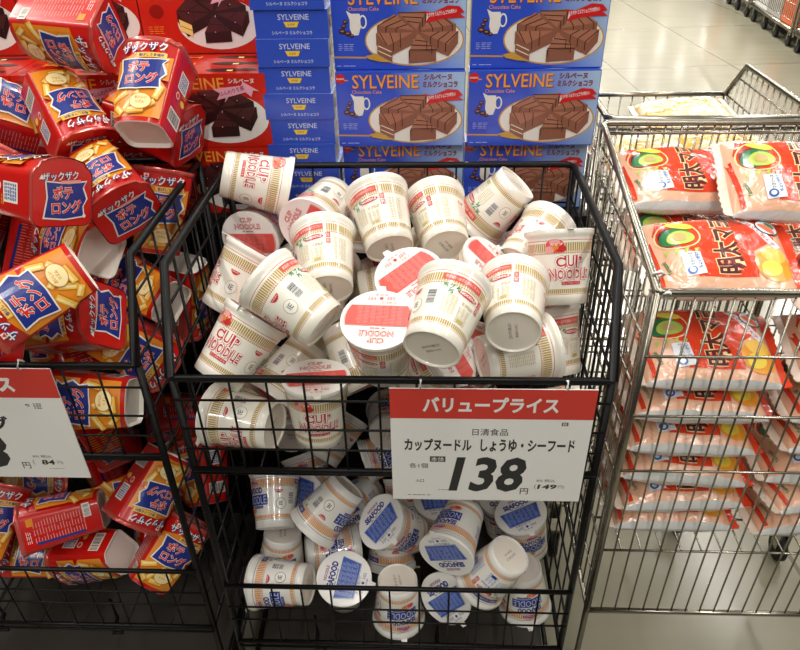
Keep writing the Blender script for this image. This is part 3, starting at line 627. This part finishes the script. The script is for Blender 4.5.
    ('s', [-0.5592, 0.8054, 0.3896], [0.3169, 0.5704, -0.5814, -0.486], 'red snack pack in the lower basket with its white base facing out'),
    ('s', [-0.5135, 0.772, 0.3482], [0.7224, -0.4835, 0.0208, -0.4938], 'red snack pack against the lower side wires with a blue banner'),
    ('s', [-0.6907, 0.8556, 0.3032], [0.7559, 0.2342, -0.5704, -0.2199], 'red snack pack lying behind the lower front wires, banner forward'),
    ('s', [-0.8046, 0.771, 0.4048], [0.755, -0.4345, -0.1759, -0.4586], 'orange and red snack pack cut by the left edge in the lower basket'),
    ('s', [-0.5197, 0.8302, 0.2949], [0.1682, -0.0289, -0.4522, -0.8754], 'red snack pack standing in the lower right corner, code labels showing'),
    ('s', [-0.8412, 0.8192, 0.298], [0.8487, 0.18, -0.4653, -0.1754], 'red snack pack cut by the left edge behind the lower wires'),
    ('s', [-0.6958, 0.9596, 0.3318], [0.4383, -0.7152, 0.1004, -0.5352], 'red snack pack in shadow behind the corner of the sign'),
    ('s', [-0.4461, 0.9601, 0.3479], [0.4051, -0.0718, -0.3681, -0.8338], 'red snack pack standing at the back of the side wires near the noodle wagon'),
    ('r', [0.074, 1.0483, 0.7926], [0.0357, 0.6412, -0.0323, -0.7659], 'red banded noodle cup mostly hidden deep in the upper heap'),
    ('r', [-0.0249, 1.0555, 0.9042], [0.5404, 0.6756, 0.4248, 0.2667], 'red banded noodle cup mostly hidden deep in the upper heap'),
    ('r', [0.0007, 0.7796, 0.7404], [0.1537, 0.6555, 0.0842, 0.7346], 'red banded noodle cup mostly hidden deep in the upper heap'),
    ('r', [0.1816, 1.0736, 0.7954], [0.6002, -0.0621, -0.2405, 0.7603], 'red banded noodle cup mostly hidden deep in the upper heap'),
    ('r', [-0.3016, 0.8825, 0.8178], [0.0156, 0.3963, 0.8905, 0.223], 'red banded noodle cup mostly hidden deep in the upper heap'),
    ('r', [-0.092, 1.0735, 0.9913], [0.0302, 0.1801, 0.9721, -0.1469], 'red banded noodle cup mostly hidden deep in the upper heap'),
    ('b', [0.0043, 1.0161, 0.3264], [0.4798, -0.6411, 0.374, -0.4678], 'blue banded noodle cup mostly hidden low in the lower heap'),
    ('b', [0.0958, 1.0631, 0.4062], [0.8102, 0.3809, 0.443, -0.047], 'blue banded noodle cup mostly hidden low in the lower heap'),
    ('b', [0.075, 0.9871, 0.4701], [0.3327, -0.7818, -0.4973, 0.1754], 'blue banded noodle cup mostly hidden low in the lower heap'),
    ('b', [-0.1261, 1.0541, 0.2957], [0.4233, 0.0886, -0.6048, 0.6687], 'blue banded noodle cup mostly hidden low in the lower heap'),
    ('b', [0.2001, 0.9708, 0.4236], [0.977, 0.0783, -0.1524, -0.1272], 'blue banded noodle cup mostly hidden low in the lower heap'),
    ('b', [0.1196, 1.0722, 0.3398], [0.0834, 0.6417, -0.057, 0.7603], 'blue banded noodle cup mostly hidden low in the lower heap'),
    ('s', [-0.6848, 1.0041, 0.7731], [0.8896, 0.3663, -0.269, 0.0455], 'red snack pack mostly hidden deep in the upper heap'),
    ('s', [-0.6521, 0.8508, 1.0193], [0.1023, 0.6398, -0.7572, -0.0826], 'red snack pack mostly hidden deep in the upper heap'),
    ('s', [-0.7149, 1.0752, 1.0202], [0.1873, -0.1024, -0.9307, 0.297], 'red snack pack mostly hidden deep in the upper heap'),
    ('s', [-0.7497, 1.0006, 0.7606], [0.1469, -0.5467, 0.0203, 0.8241], 'red snack pack mostly hidden deep in the upper heap'),
    ('s', [-0.7517, 0.8831, 0.745], [0.0722, 0.3454, -0.3106, 0.8826], 'red snack pack mostly hidden deep in the upper heap'),
    ('s', [-0.5856, 0.9884, 0.7385], [0.8619, -0.2415, -0.2113, -0.3927], 'red snack pack mostly hidden deep in the upper heap'),
    ('s', [-0.5225, 0.8838, 0.8402], [0.283, -0.8177, 0.4529, -0.2148], 'red snack pack mostly hidden deep in the upper heap'),
    ('s', [-0.6206, 0.9521, 0.8558], [0.0078, 0.4605, -0.8557, 0.2357], 'red snack pack mostly hidden deep in the upper heap'),
    ('s', [-0.4336, 1.0717, 0.8468], [0.0349, 0.9912, -0.0866, -0.0941], 'red snack pack mostly hidden deep in the upper heap'),
    ('s', [-0.5868, 0.7884, 0.8704], [0.7047, -0.0062, -0.499, 0.5043], 'red snack pack mostly hidden deep in the upper heap'),
    ('s', [-0.8555, 1.0856, 0.9857], [0.1184, 0.4287, 0.8924, -0.0761], 'red snack pack mostly hidden deep in the upper heap'),
    ('s', [-0.7211, 1.0754, 0.8458], [0.2779, 0.0225, 0.9603, 0.0109], 'red snack pack mostly hidden deep in the upper heap'),
    ('s', [-0.5108, 1.0628, 0.9169], [0.3911, -0.2685, 0.0036, 0.8803], 'red snack pack mostly hidden deep in the upper heap'),
    ('s', [-0.9313, 0.9451, 0.4173], [0.527, 0.6588, 0.4934, 0.2116], 'red snack pack mostly hidden low in the lower heap'),
    ('s', [-0.6565, 1.0009, 0.555], [0.002, 0.5371, 0.8347, 0.1218], 'red snack pack mostly hidden low in the lower heap'),
    ('s', [-0.8224, 1.0234, 0.4288], [0.1946, 0.3821, 0.3031, 0.851], 'red snack pack mostly hidden low in the lower heap'),
    ('s', [-0.9575, 0.9895, 0.2737], [0.885, 0.0804, -0.1235, -0.4417], 'red snack pack mostly hidden low in the lower heap'),
    ('s', [-0.977, 1.0857, 0.4286], [0.4044, 0.6606, 0.143, 0.6162], 'red snack pack mostly hidden low in the lower heap'),
    ('s', [-0.5632, 1.0777, 0.395], [0.0214, 0.8803, -0.3277, 0.3424], 'red snack pack mostly hidden low in the lower heap'),
    ('s', [-0.9836, 1.0153, 0.4779], [0.6541, 0.222, 0.3399, 0.6382], 'red snack pack mostly hidden low in the lower heap'),
    ('s', [-0.81, 0.7651, 0.5389], [0.3343, -0.0381, -0.7589, -0.5575], 'red snack pack mostly hidden low in the lower heap'),
    ('s', [-0.442, 1.0894, 0.4665], [0.5876, -0.1591, -0.5445, 0.577], 'red snack pack mostly hidden low in the lower heap'),
    ('s', [-0.7038, 1.0629, 0.2667], [0.8946, -0.047, -0.0374, 0.4428], 'red snack pack mostly hidden low in the lower heap'),
    ('s', [-0.8619, 0.9623, 0.4769], [0.6709, 0.5445, -0.2401, -0.4424], 'red snack pack mostly hidden low in the lower heap'),
]

# ------------------------------------------------------------------ goods in the two black wagons
cupR = make_cup(False); cupB = make_cup(True); snack = make_snack(); snack.scale = (1.12, 1.12, 1.12)
for kind, loc, q, lab in ITEMS:
    if kind == 'r': place(cupR, loc, q, lab, 'noodle cup', 'red banded noodle cups heaped in the upper basket')
    elif kind == 'b': place(cupB, loc, q, lab, 'noodle cup', 'blue banded noodle cups heaped in the lower basket')
    else: place(snack, loc, q, lab, 'snack pack', 'red potato snack packs heaped in the left wagon')

# ------------------------------------------------------------------ wire wagons
def frange(a, b, step):
    n = max(1, round((b-a)/step)); return [a+(b-a)*i/n for i in range(n+1)]
def wagon(name, W, D, zt, zf, m, pitch=.049, drop=.065, shelf=.700, low=(.262, .432), wz=.10, hooks=True):
    # local frame: x 0..W, y 0 (front) .. D, z from the floor
    root = empty(name)
    t = MB(); R = .0052
    t.tube([(0, drop, zt), (0, D-.012, zt), (.012, D, zt), (W-.012, D, zt), (W, D-.012, zt), (W, drop, zt), (W, 0, zf), (W-.012, -.002, zf), (.012, -.002, zf), (0, 0, zf)], R, m, 8, True)
    t.build('rim', root)
    for x in (0, W):
        for y in (.006, D-.006):
            p = MB(); p.tube([(x, y, (zf if y < .1 else zt)-.002), (x, y, wz)], .0058, m, 8); p.build('leg', root)
    p = MB()   # side panels
    for x in (0, W):
        p = MB()
        for i, y in enumerate(frange(.0, D, pitch)[1:-1]):
            top = zt if y > drop else zf+(zt-zf)*y/drop
            p.tube([(x, y, top), (x, y, low[0])], .0018, m, 5)
        for z in frange(low[0], zf, .088): p.tube([(x, 0, z), (x, D, z)], .0019, m, 5)
        p.tube([(x, drop*.6, zf+(zt-zf)*.6), (x, D, zf+(zt-zf)*.6)], .0019, m, 5)
        p.tube([(x, 0, low[0]), (x, D, low[0])], .004, m, 6)
        p.build('side_panel', root)
    p = MB()
    for x in frange(0, W, pitch)[1:-1]: p.tube([(x, D, zt), (x, D, low[0])], .0018, m, 5)
    for z in frange(low[0], zt, .07)[:-1]: p.tube([(0, D, z), (W, D, z)], .0018, m, 5)
    p.build('rear_panel', root)
    return root
def front_rails(root, W, zs, xs, z0, z1, m, name='front_panel', thick=.0045, lean=0):
    p = MB()
    for x in xs: p.tube([(x, -.001, z1), (x, -.001, z0)], .0017, m, 5)
    for z in zs: p.tube([(0, -.0035, z), (W, -.0035, z)], .0018, m, 5)
    for z in (z0, z1): p.tube([(0, 0, z), (W, 0, z)], thick, m, 7)
    return p.build(name, root)
def wire_deck(root, W, D, z, pitch, m, name):
    p = MB()
    for x in frange(.0, W, pitch): p.tube([(x, 0, z), (x, D, z)], .0016, m, 5)
    for y in frange(.0, D, pitch*2.2): p.tube([(0, y, z-.003), (W, y, z-.003)], .0022, m, 5)
    return p.build(name, root)
def casters(root, W, D, wz):
    for x in (.02, W-.02):
        for y in (.03, D-.03):
            f = MB(); f.box(x-.018, x+.018, y-.018, y+.018, wz-.006, wz+.002, 'chrome'); f.box(x-.014, x-.011, y-.014, y+.014, wz-.06, wz-.004, 'chrome'); f.box(x+.011, x+.014, y-.014, y+.014, wz-.06, wz-.004, 'chrome')
            fo = f.build('caster', root)
            w = MB(); V = []; k = 20; rr = .034
            for s, r in ((-.009, rr*.9), (-.006, rr), (.006, rr), (.009, rr*.9)): V += [(x+s, y+r*math.cos(2*PI*j/k), .035+r*math.sin(2*PI*j/k)) for j in range(k)]
            F = [(i*k+j, (i+1)*k+j, (i+1)*k+(j+1) % k, i*k+(j+1) % k) for i in range(3) for j in range(k)]+[tuple(range(k)), tuple(3*k+j for j in range(k))[::-1]]
            w.add(V, F, 'black_rubber', True); w.build('wheel', fo)
def black_wagon():
    W, D = .578, .402
    root = wagon('wire_wagon', W, D, 1.011, .878, 'black_wire')
    front_rails(root, W, [.842, .790, .752], [.028+.0495*i for i in range(11)], .708, .878, 'black_wire')
    front_rails(root, W, [.378, .342], [.030+.0495*i for i in range(11)], .270, .432, 'black_wire', 'lower_front_panel', .0042)
    wire_deck(root, W, D, .703, .098, 'black_wire', 'wire_shelf'); wire_deck(root, W, D, .258, .0825, 'black_wire', 'basket_floor')
    for x in (.13, .36):
        h = MB(); h.tube([(x, .06, .258), (x, .06, .20), (x-.0, .035, .185), (x+.018, .035, .190)], .0035, 'black_wire', 6); h.build('hook', root)
    b = MB(); b.tube([(0, .006, .12), (W, .006, .12), (W, D, .12), (0, D, .12)], .006, 'black_wire', 7, True); b.build('base_frame', root)
    y_ = MB(); y_.box(.006, W-.006, .012, D-.006, .112, .118, 'shade_dark'); y_.build('shade_plate', root)  # added dark plate, imitates the shaded floor below the basket
    casters(root, W, D, .10)
    return root
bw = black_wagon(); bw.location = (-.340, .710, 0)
tag(bw, 'black wire wagon in the middle holding noodle cups in two tiers', 'wire wagon', 'black wire wagons')
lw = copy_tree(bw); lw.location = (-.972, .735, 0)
tag(lw, 'black wire wagon at the left filled with red snack packs', 'wire wagon', 'black wire wagons')

def silver_wagon(W, D, floor_z, flip):
    m = 'chrome'; root = wagon('wire_cage', W, D, 1.065, .987, m, .0265, .075 if flip else D-.03, low=(.325, .432), wz=.10)
    p = MB()
    for x in frange(.022, W-.022, .0245): p.tube([(x, -.001, .987), (x, -.001, .325)], .0016, m, 5)
    for z in (.890, .786, .678): p.tube([(0, -.004, z), (W, -.004, z)], .0022, m, 5)
    for z in (.987, .325): p.tube([(0, 0, z), (W, 0, z)], .0050, m, 8)
    p.tube([(0, 0, .987), (0, 0, .325)], .0048, m, 7)
    p.build('front_panel', root)
    q = MB(); q.tube([(0, D, 1.048), (W, D, 1.048)], .0030, m, 6); q.build('rear_rail', root)
    wire_deck(root, W, D, floor_z, .033, m, 'cage_floor')
    d = MB(); d.tube([(0, 0, .325), (0, D, .325)], .0045, m, 6); d.tube([(W, 0, .325), (W, D, .325)], .0045, m, 6); d.tube([(0, D, .325), (W, D, .325)], .0045, m, 6); d.build('base_frame', root)
    casters(root, W, D, .10)
    return root
sw = silver_wagon(.583, .405, .493, False); sw.location = (.285, .750, 0)
tz = MB()
for a, b, c in ((0, .012, .983), (.004, .022, 1.0), (.010, -.003, .985)):
    tz.tube([(a-.007, b, c), (a, b-.004, c+.007), (a+.007, b, c), (a, b+.004, c-.007)], .0016, 'zip_tie', 5, True)
tz.build('zip_tie', sw)
tag(sw, 'silver wire cage wagon at the right, nearest the viewer, stacked with bread bags', 'wire wagon', 'silver wire cage wagons')
fw = silver_wagon(.35, .405, .80, True); fw.rotation_euler = (0, 0, PI); fw.location = (.650, 1.580, 0)
tag(fw, 'silver wire cage wagon just behind the near one, holding yellowish bread', 'wire wagon', 'silver wire cage wagons')

# ------------------------------------------------------------------ price cards
def card(name, W, H, text_fn, art_sc=1):
    root = empty(name); b = MB(); b.box(-W/2, W/2, -.0008, .0008, -H, 0, 'sign_white')
    A = Art(); text_fn(A); b.art(A, lambda x, y, h: (x, -.0008-h*.5, y)); b.build('card', root)
    c = MB()
    for x in (-W*.35, W*.35): c.tube([(x, .001, -.004), (x, -.0055, .004), (x, .002, .0125), (x, .011, .004), (x, .009, -.006)], .0012, 'zip_tie', 5)
    c.build('clip', root); return root
def price_mid(A):
    W, H = .268, .208; R = 'sign_red'; K = 'sign_ink'; w = 'sign_white'
    A.rect(0, -.0255, W, .051, R); A.text('バリュープライス', -.002, -.0265, .178, .0265, w, .035)
    A.text('日清食品', .0, -.0745, .048, .0125, K, .004); A.rect(.098, -.0590, .0085, .0060, K); A.text('軽', .098, -.059, .006, .005, w)
    A.text('カップヌードル', -.0700, -.0990, .092, .0235, K, .035); A.text('しょうゆ・シーフード', .0520, -.0990, .128, .0235, K, .035)
    A.rect(-.0700, -.1260, .0215, .0105, K); A.text('本体', -.0700, -.1260, .0185, .0085, w, .004)
    A.text('各1個', -.0965, -.1390, .0260, .0095, K, .003); A.text('入口', -.0950, -.1690, .0120, .0065, K, .01)
    A.text('138', .0020, -.1555, .1010, .069, K, .030, shear=.16)
    A.text('円', .0540, -.1880, .0115, .0125, K, .01)
    A.text('8% 税込', .0830, -.1660, .026, .0055, 'ink_grey', .01); A.text('(', .0690, -.1785, .003, .0105, 'ink_grey'); A.text('149', .0860, -.1785, .0270, .0095, K, .03, shear=.15); A.text('円)', .1060, -.1790, .0085, .0075, 'ink_grey')
    A.lines(-.095, -.1985, .034, .0028, 1, 'ink_grey', .5, words=5); A.lines(-.060, -.1870, .016, .0022, 1, 'ink_grey', .5, words=4)
pm = card('price_card', .268, .208, price_mid); pm.location = (.0840, .6990, .8720)
tag(pm, 'white price card with red band reading 138 yen, on the middle wagon', 'price card', 'price cards')
def price_left(A):
    R = 'sign_red'; K = 'sign_ink'; w = 'sign_white'
    A.rect(0, -.0255, .268, .051, R); A.text('バリュープライス', -.020, -.0265, .190, .0290, w, .055)
    A.text('軽', .083, -.0650, .007, .006, K, .02); A.lines(.097, -.0660, .012, .011, 4, 'ink_grey', .6, words=3)
    A.text('森永製菓', -.05, -.0720, .045, .0115, K, .003); A.text('ポテロング', -.030, -.0990, .150, .0280, K, .035)
    A.text('78', -.0250, -.1555, .1000, .0690, K, .030, shear=.16); A.text('円', .0430, -.1830, .0120, .0130, K, .01)
    A.text('8% 税込', .0720, -.1640, .028, .0055, 'ink_grey', .01); A.text('(', .0560, -.1760, .003, .0105, 'ink_grey'); A.text('84', .0780, -.1760, .0200, .0100, K, .03, shear=.1); A.text('円)', .0960, -.1765, .0085, .0075, 'ink_grey')
    A.lines(.088, -.1890, .024, .0018, 1, 'ink_grey', .5, words=5)
pl = card('price_card', .268, .208, price_left); pl.location = (-.641, .7240, .8800)
tag(pl, 'white price card cut off by the left picture edge', 'price card', 'price cards')

# ------------------------------------------------------------------ bread bags
bread = make_bread(); loaf = make_loaf(); bread.scale = (1.07, 1.07, 1.07)
def E(rx, ry, rz): 
    from mathutils import Euler
    return Euler((math.radians(rx), math.radians(ry), math.radians(rz)), 'ZXY').to_quaternion()
def put(p, x, y, z, rx, ry, rz, lab, group='peach coloured bread bags in the near cage'):
    from mathutils import Euler
    q = Quaternion((0, 0, 1), math.radians(rz)) @ Quaternion((1, 0, 0), math.radians(rx)) @ Quaternion((0, 1, 0), math.radians(ry))
    place(p, (x, y, z), q, lab, 'bread bag', group)
BREAD = [
 (.400, .838, .527, 3, 0, 0, 'bread bag at the very bottom of the front left stack in the cage'),
 (.404, .836, .578, 3, -1, 2, 'bread bag second from bottom in the front left stack'),
 (.398, .838, .636, 4, 4, -1, 'bread bag third from bottom in the front left stack, sloping right'),
 (.395, .840, .698, 4, 3, 1, 'bread bag fourth from bottom in the front left stack'),
 (.396, .840, .764, 4, 0, -1, 'bread bag directly under the top bag of the front left stack'),
 (.402, .842, .832, 14, 0, -1, 'top bread bag of the front left stack, print tilted toward the rail'),
 (.626, .838, .527, 2, -3, 4, 'bread bag at the bottom of the front right stack'),
 (.622, .840, .580, 4, 6, 14, 'bread bag with a turned seal, second from bottom in the front right stack'),
 (.618, .838, .640, 3, -4, -3, 'bread bag third from bottom in the front right stack'),
 (.622, .840, .700, 3, 3, 3, 'bread bag fourth from bottom in the front right stack'),
 (.620, .838, .760, 4, 0, -2, 'bread bag under the top one of the front right stack'),
 (.628, .842, .824, 10, 3, -6, 'top bread bag of the front right stack, avocado print below the rail'),
 (.406, .885, .958, 17, -3, -3, 'bread bag with large red characters lying above the front left stack'),
 (.620, .905, .905, 12, 4, 8, 'bread bag at the right under the uppermost one, red face showing'),
 (.402, 1.068, 1.000, 16, 0, -2, 'bread bag at the rear left of the cage, avocado print at its left end'),
 (.403, .995, .925, 12, 2, -2, 'bread bag half covered between the rear left bag and the front left one'),
 (.530, .985, 1.032, 27, 3, -3, 'uppermost bread bag at the right, tilted forward against the rear wires'),
 (.585, 1.050, .900, 12, 0, 0, 'bread bag mostly hidden under the uppermost one at the rear right'),
]
for a in BREAD: put(bread, *a)
LOAF = [
 (.400, 1.270, .965, 8, 0, 15, 'yellowish bread bag at the left of the rear cage behind the wires'),
 (.545, 1.300, .965, 10, 5, -20, 'yellowish bread bag in the middle of the rear cage, crinkled film'),
 (.450, 1.430, .925, 5, 0, 90, 'yellowish bread bag at the far left of the rear cage'),
 (.560, 1.460, .930, 5, 0, 10, 'yellowish bread bag at the far right of the rear cage'),
 (.500, 1.270, .870, 0, 0, 0, 'yellowish bread bag low in the rear cage under the others'),
 (.520, 1.440, .985, 6, -4, 3, 'pale flat bread bag lying on top of the heap in the rear cage'),
]
for a in LOAF: put(loaf, *a, group='yellowish bread bags in the rear cage')

# ------------------------------------------------------------------ cake boxes behind the wagons
bb = make_box(False); rb = make_box(True)
def box_at(p, x, y, z, rot, lab, group, sc=(1, 1, 1)):
    c = p
    if p.name in _used: c = p.copy(); COL.objects.link(c)
    else: _used.add(p.name)
    c.scale = sc; c.location = (x, y, z); c.rotation_mode = 'XYZ'; c.rotation_euler = rot; tag(c, lab, 'cake box', group)
Z0 = .902; row = ('bottom', 'middle', 'top'); HH = KH+.0012
for cx, cn in ((-.0475, 'left'), (.1695, 'right')):
    for k in range(3):
        box_at(bb, cx+(.002, .0, -.001)[k]*(1 if cn == 'left' else -1), 1.160+(.022, 0, .012)[k], Z0+HH*k, (0, 0, (0, .006, -.006)[k]),
               'blue cake box with its picture facing out, %s row, %s column' % (row[k], cn), 'blue cake boxes with picture facing out')
NM = ('lowest', 'second lowest', 'third lowest', 'fourth lowest', 'middle', 'fourth from top', 'third from top', 'second from top', 'topmost')
FLAT = Matrix(((0, 0, 1), (-1, 0, 0), (0, -1, 0))).to_euler()      # lying flat, short end to the front
for k in range(9):
    box_at(bb, -.2180-.0578+.0020*math.sin(k*2.1), 1.1600+.1055+.002*math.sin(k*3), Z0+.0428*k+KT, FLAT, 'flat blue cake box, short end facing out, %s of the narrow stack' % NM[k], 'flat stack of blue cake boxes', (1, 1, .94))
RG = 'dark chocolate cake boxes at the back left'
for cx, cn in ((-.3740, 'right'), (-.5870, 'middle'), (-.8000, 'left')):
    box_at(rb, cx, 1.160, Z0, (0, 0, 0), 'red chocolate cake box in the bottom row, %s column of the red boxes' % cn, RG)
    for k in range(3):
        box_at(rb, cx, 1.160+.0432*k, Z0+HH, (0, 0, 0), 'red chocolate cake box, middle row, %s in depth, %s column' % (('front', 'second', 'third')[k], cn), RG)
for cx, cn, z in ((-.400, 'right', 0), (-.6140, 'middle', .0), (-.8280, 'left', 0)):
    box_at(rb, cx, 1.294, Z0+2*HH-.0005, (math.radians(-3), 0, (0.0, .01, 0)[('right', 'middle', 'left').index(cn)]), 'red chocolate cake box in the upper row set back, %s one of the three' % cn, RG)
t = empty('display_counter', (0, 0, 0))
b = MB(); b.box(-.98, .283, 1.145, 1.56, .880, .9012, 'shelf_metal'); b.build('tabletop', t)
b = MB(); b.box(-.965, .268, 1.160, 1.545, .04, .880, 'shelf_metal'); b.build('light_block', t)  # added closed body, blocks light from behind so the wagon floor stays dark
for x in (-.93, .23):
    for y in (1.20, 1.51): b = MB(); b.box(x-.02, x+.02, y-.02, y+.02, 0, .04, 'shelf_metal'); b.build('foot', t)
tag(t, 'dark display counter behind the wagons carrying the cake boxes', 'counter')
r_ = MB(); r_.box(-.98, -.268, 1.2905, 1.55, .9016, Z0+2*HH-.0012, 'shelf_metal'); r_.box(-.98, -.268, 1.2035, 1.2905, .9016, Z0+HH-.0012, 'shelf_metal')
tag(r_.build('display_riser'), 'dark stepped riser under the red cake boxes on the table', 'riser')

# ------------------------------------------------------------------ floor and the wagons across the aisle
f = MB(); f.add([(-9, -4, 0), (12, -4, 0), (12, 22, 0), (-9, 22, 0)], [(0, 1, 2, 3)], 'floor_tile'); fl = f.build('floor'); fl['kind'] = 'structure'
mat('carton_white', 'D8D8D4', .4); mat('carton_orange', 'D8643A', .35, 0, .4); mat('carton_grey', 'A9A6A0', .4)
def aisle_wagon(L, Wd):
    root = empty('shelf_wagon'); p = MB()
    for z, r in ((.14, .012), (.62, .008), (.90, .010)):
        p.tube([(0, 0, z), (Wd, 0, z), (Wd, L, z), (0, L, z)], r, 'chrome', 6, True)
    p.build('frame', root)
    g = MB()
    for y in frange(.03, L-.03, .045): g.tube([(0, y, .20), (0, y, .90)], .003, 'chrome', 4)
    for z in (.2, .32, .46, .75): g.tube([(0, 0, z), (0, L, z)], .003, 'chrome', 4)
    g.build('side_panel', root)
    for x in (0, Wd):
        for y in (0, L): q = MB(); q.tube([(x, y, .1), (x, y, .92)], .012, 'chrome', 7); q.build('leg', root)
    d = MB(); d.box(.0, Wd, .02, L-.02, .12, .15, 'chrome'); d.build('tray', root)
    for x in (.03, Wd-.03):
        for y in (.08, L*.36, L*.64, L-.08):
            w = MB(); V = []; k = 16
            for s in (-.014, .014): V += [(x+s, y+.045*math.cos(2*PI*j/k), .0455+.045*math.sin(2*PI*j/k)) for j in range(k)]
            w.add(V, [(j, k+j, k+(j+1) % k, (j+1) % k) for j in range(k)]+[tuple(range(k)), tuple(k+j for j in range(k))[::-1]], 'black_rubber')
            w.box(x-.02, x+.02, y-.012, y+.012, .05, .125, 'chrome'); w.build('wheel', root)
    return root
aw = aisle_wagon(1.15, .8); AX, AY = 2.86, 5.55
for k, lab in enumerate(('nearest the viewer', 'in the middle', 'farthest away')):
    o = aw if k == 0 else copy_tree(aw)
    d = 1.22*k; o.location = (AX+d*.087, AY-.55+d, 0); o.rotation_euler = (0, 0, math.radians(-5))
    tag(o, 'silver shelf wagon on black wheels across the aisle, %s' % lab, 'shelf wagon', 'shelf wagons across the aisle')
    n = 0
    for i in range(3):
        for j in range(2):
            m_ = ('carton_white', 'carton_orange', 'carton_grey')[(i+j+k) % 3]; h = .30+.06*((i*2+j+k) % 3)
            c = MB(); x0 = .03+.38*j; y0 = .04+.37*i; c.box(x0, x0+.36, y0, y0+.35, .1502, .15+h+.25, m_)
            c.box(x0+.17, x0+.19, y0-.0005, y0+.3505, .18, .15+h+.2505, 'carton_white')
            q = c.build('carton'); q.location = o.location; q.rotation_euler = o.rotation_euler
            tag(q, '%s carton on the %s aisle wagon, %s %s' % (m_.split('_')[1], ('nearest', 'middle', 'farthest')[k], ('near', 'centre', 'far')[i], ('aisle side', 'rear side')[j]), 'carton', 'cartons on the wagons across the aisle')

cl = MB(); cl.add([(-9, -4, 3.12), (-9, 22, 3.12), (12, 22, 3.12), (12, -4, 3.12)], [(0, 1, 2, 3)], 'plate_white'); ce = cl.build('ceiling'); ce['kind'] = 'structure'
# ------------------------------------------------------------------ light: rows of ceiling fixtures
def area(x, y, z, sx, sy, e, col=(1, .97, .92)):
    l = bpy.data.lights.new('ceiling_light', 'AREA'); l.shape = 'RECTANGLE'; l.size = sx; l.size_y = sy; l.energy = e; l.color = col
    o = bpy.data.objects.new('ceiling_light', l); COL.objects.link(o); o.location = (x, y, z); return o
for x in (-1.9, .1, 2.1):
    for y, e in ((-1.4, 27), (.1, 18), (1.5, 24), (3.4, 26)): area(x, y, 3.0, .12, 1.2, e)
for x in (0, 2, 4.2):
    for y in (6.5, 9.5): area(x, y, 3.0, .3, 1.2, 125)
for i in range(5):
    for j in range(4): area(2.2+i*1.1+.2*j, 12.5+j*2.4, 3.0, .06, .5, 14)
W_ = bpy.data.worlds.new('store'); bpy.context.scene.world = W_; W_.use_nodes = True
W_.node_tree.nodes['Background'].inputs[0].default_value = (1, .98, .94, 1); W_.node_tree.nodes['Background'].inputs[1].default_value = .045

# ------------------------------------------------------------------ camera
p, y, r = map(math.radians, (34.4, 2.8, -1.3))
Fv = Vector((-math.sin(y)*math.cos(p), math.cos(y)*math.cos(p), -math.sin(p))); Rv = Vector((math.cos(y), math.sin(y), 0)); Uv = Rv.cross(Fv)
R2 = Rv*math.cos(r)+Uv*math.sin(r); U2 = -Rv*math.sin(r)+Uv*math.cos(r)
cd = bpy.data.cameras.new('camera'); co = bpy.data.objects.new('camera', cd); COL.objects.link(co)
cd.sensor_width = 36; cd.lens = 700*36/800; cd.clip_start = .02
co.matrix_world = Matrix(((R2.x, U2.x, -Fv.x, 0), (R2.y, U2.y, -Fv.y, 0), (R2.z, U2.z, -Fv.z, 1.45), (0, 0, 0, 1)))
sc = bpy.context.scene; sc.camera = co
sc.view_settings.view_transform = 'Standard'; sc.view_settings.look = 'None'; sc.view_settings.gamma = 1; sc.view_settings.exposure = -0.12
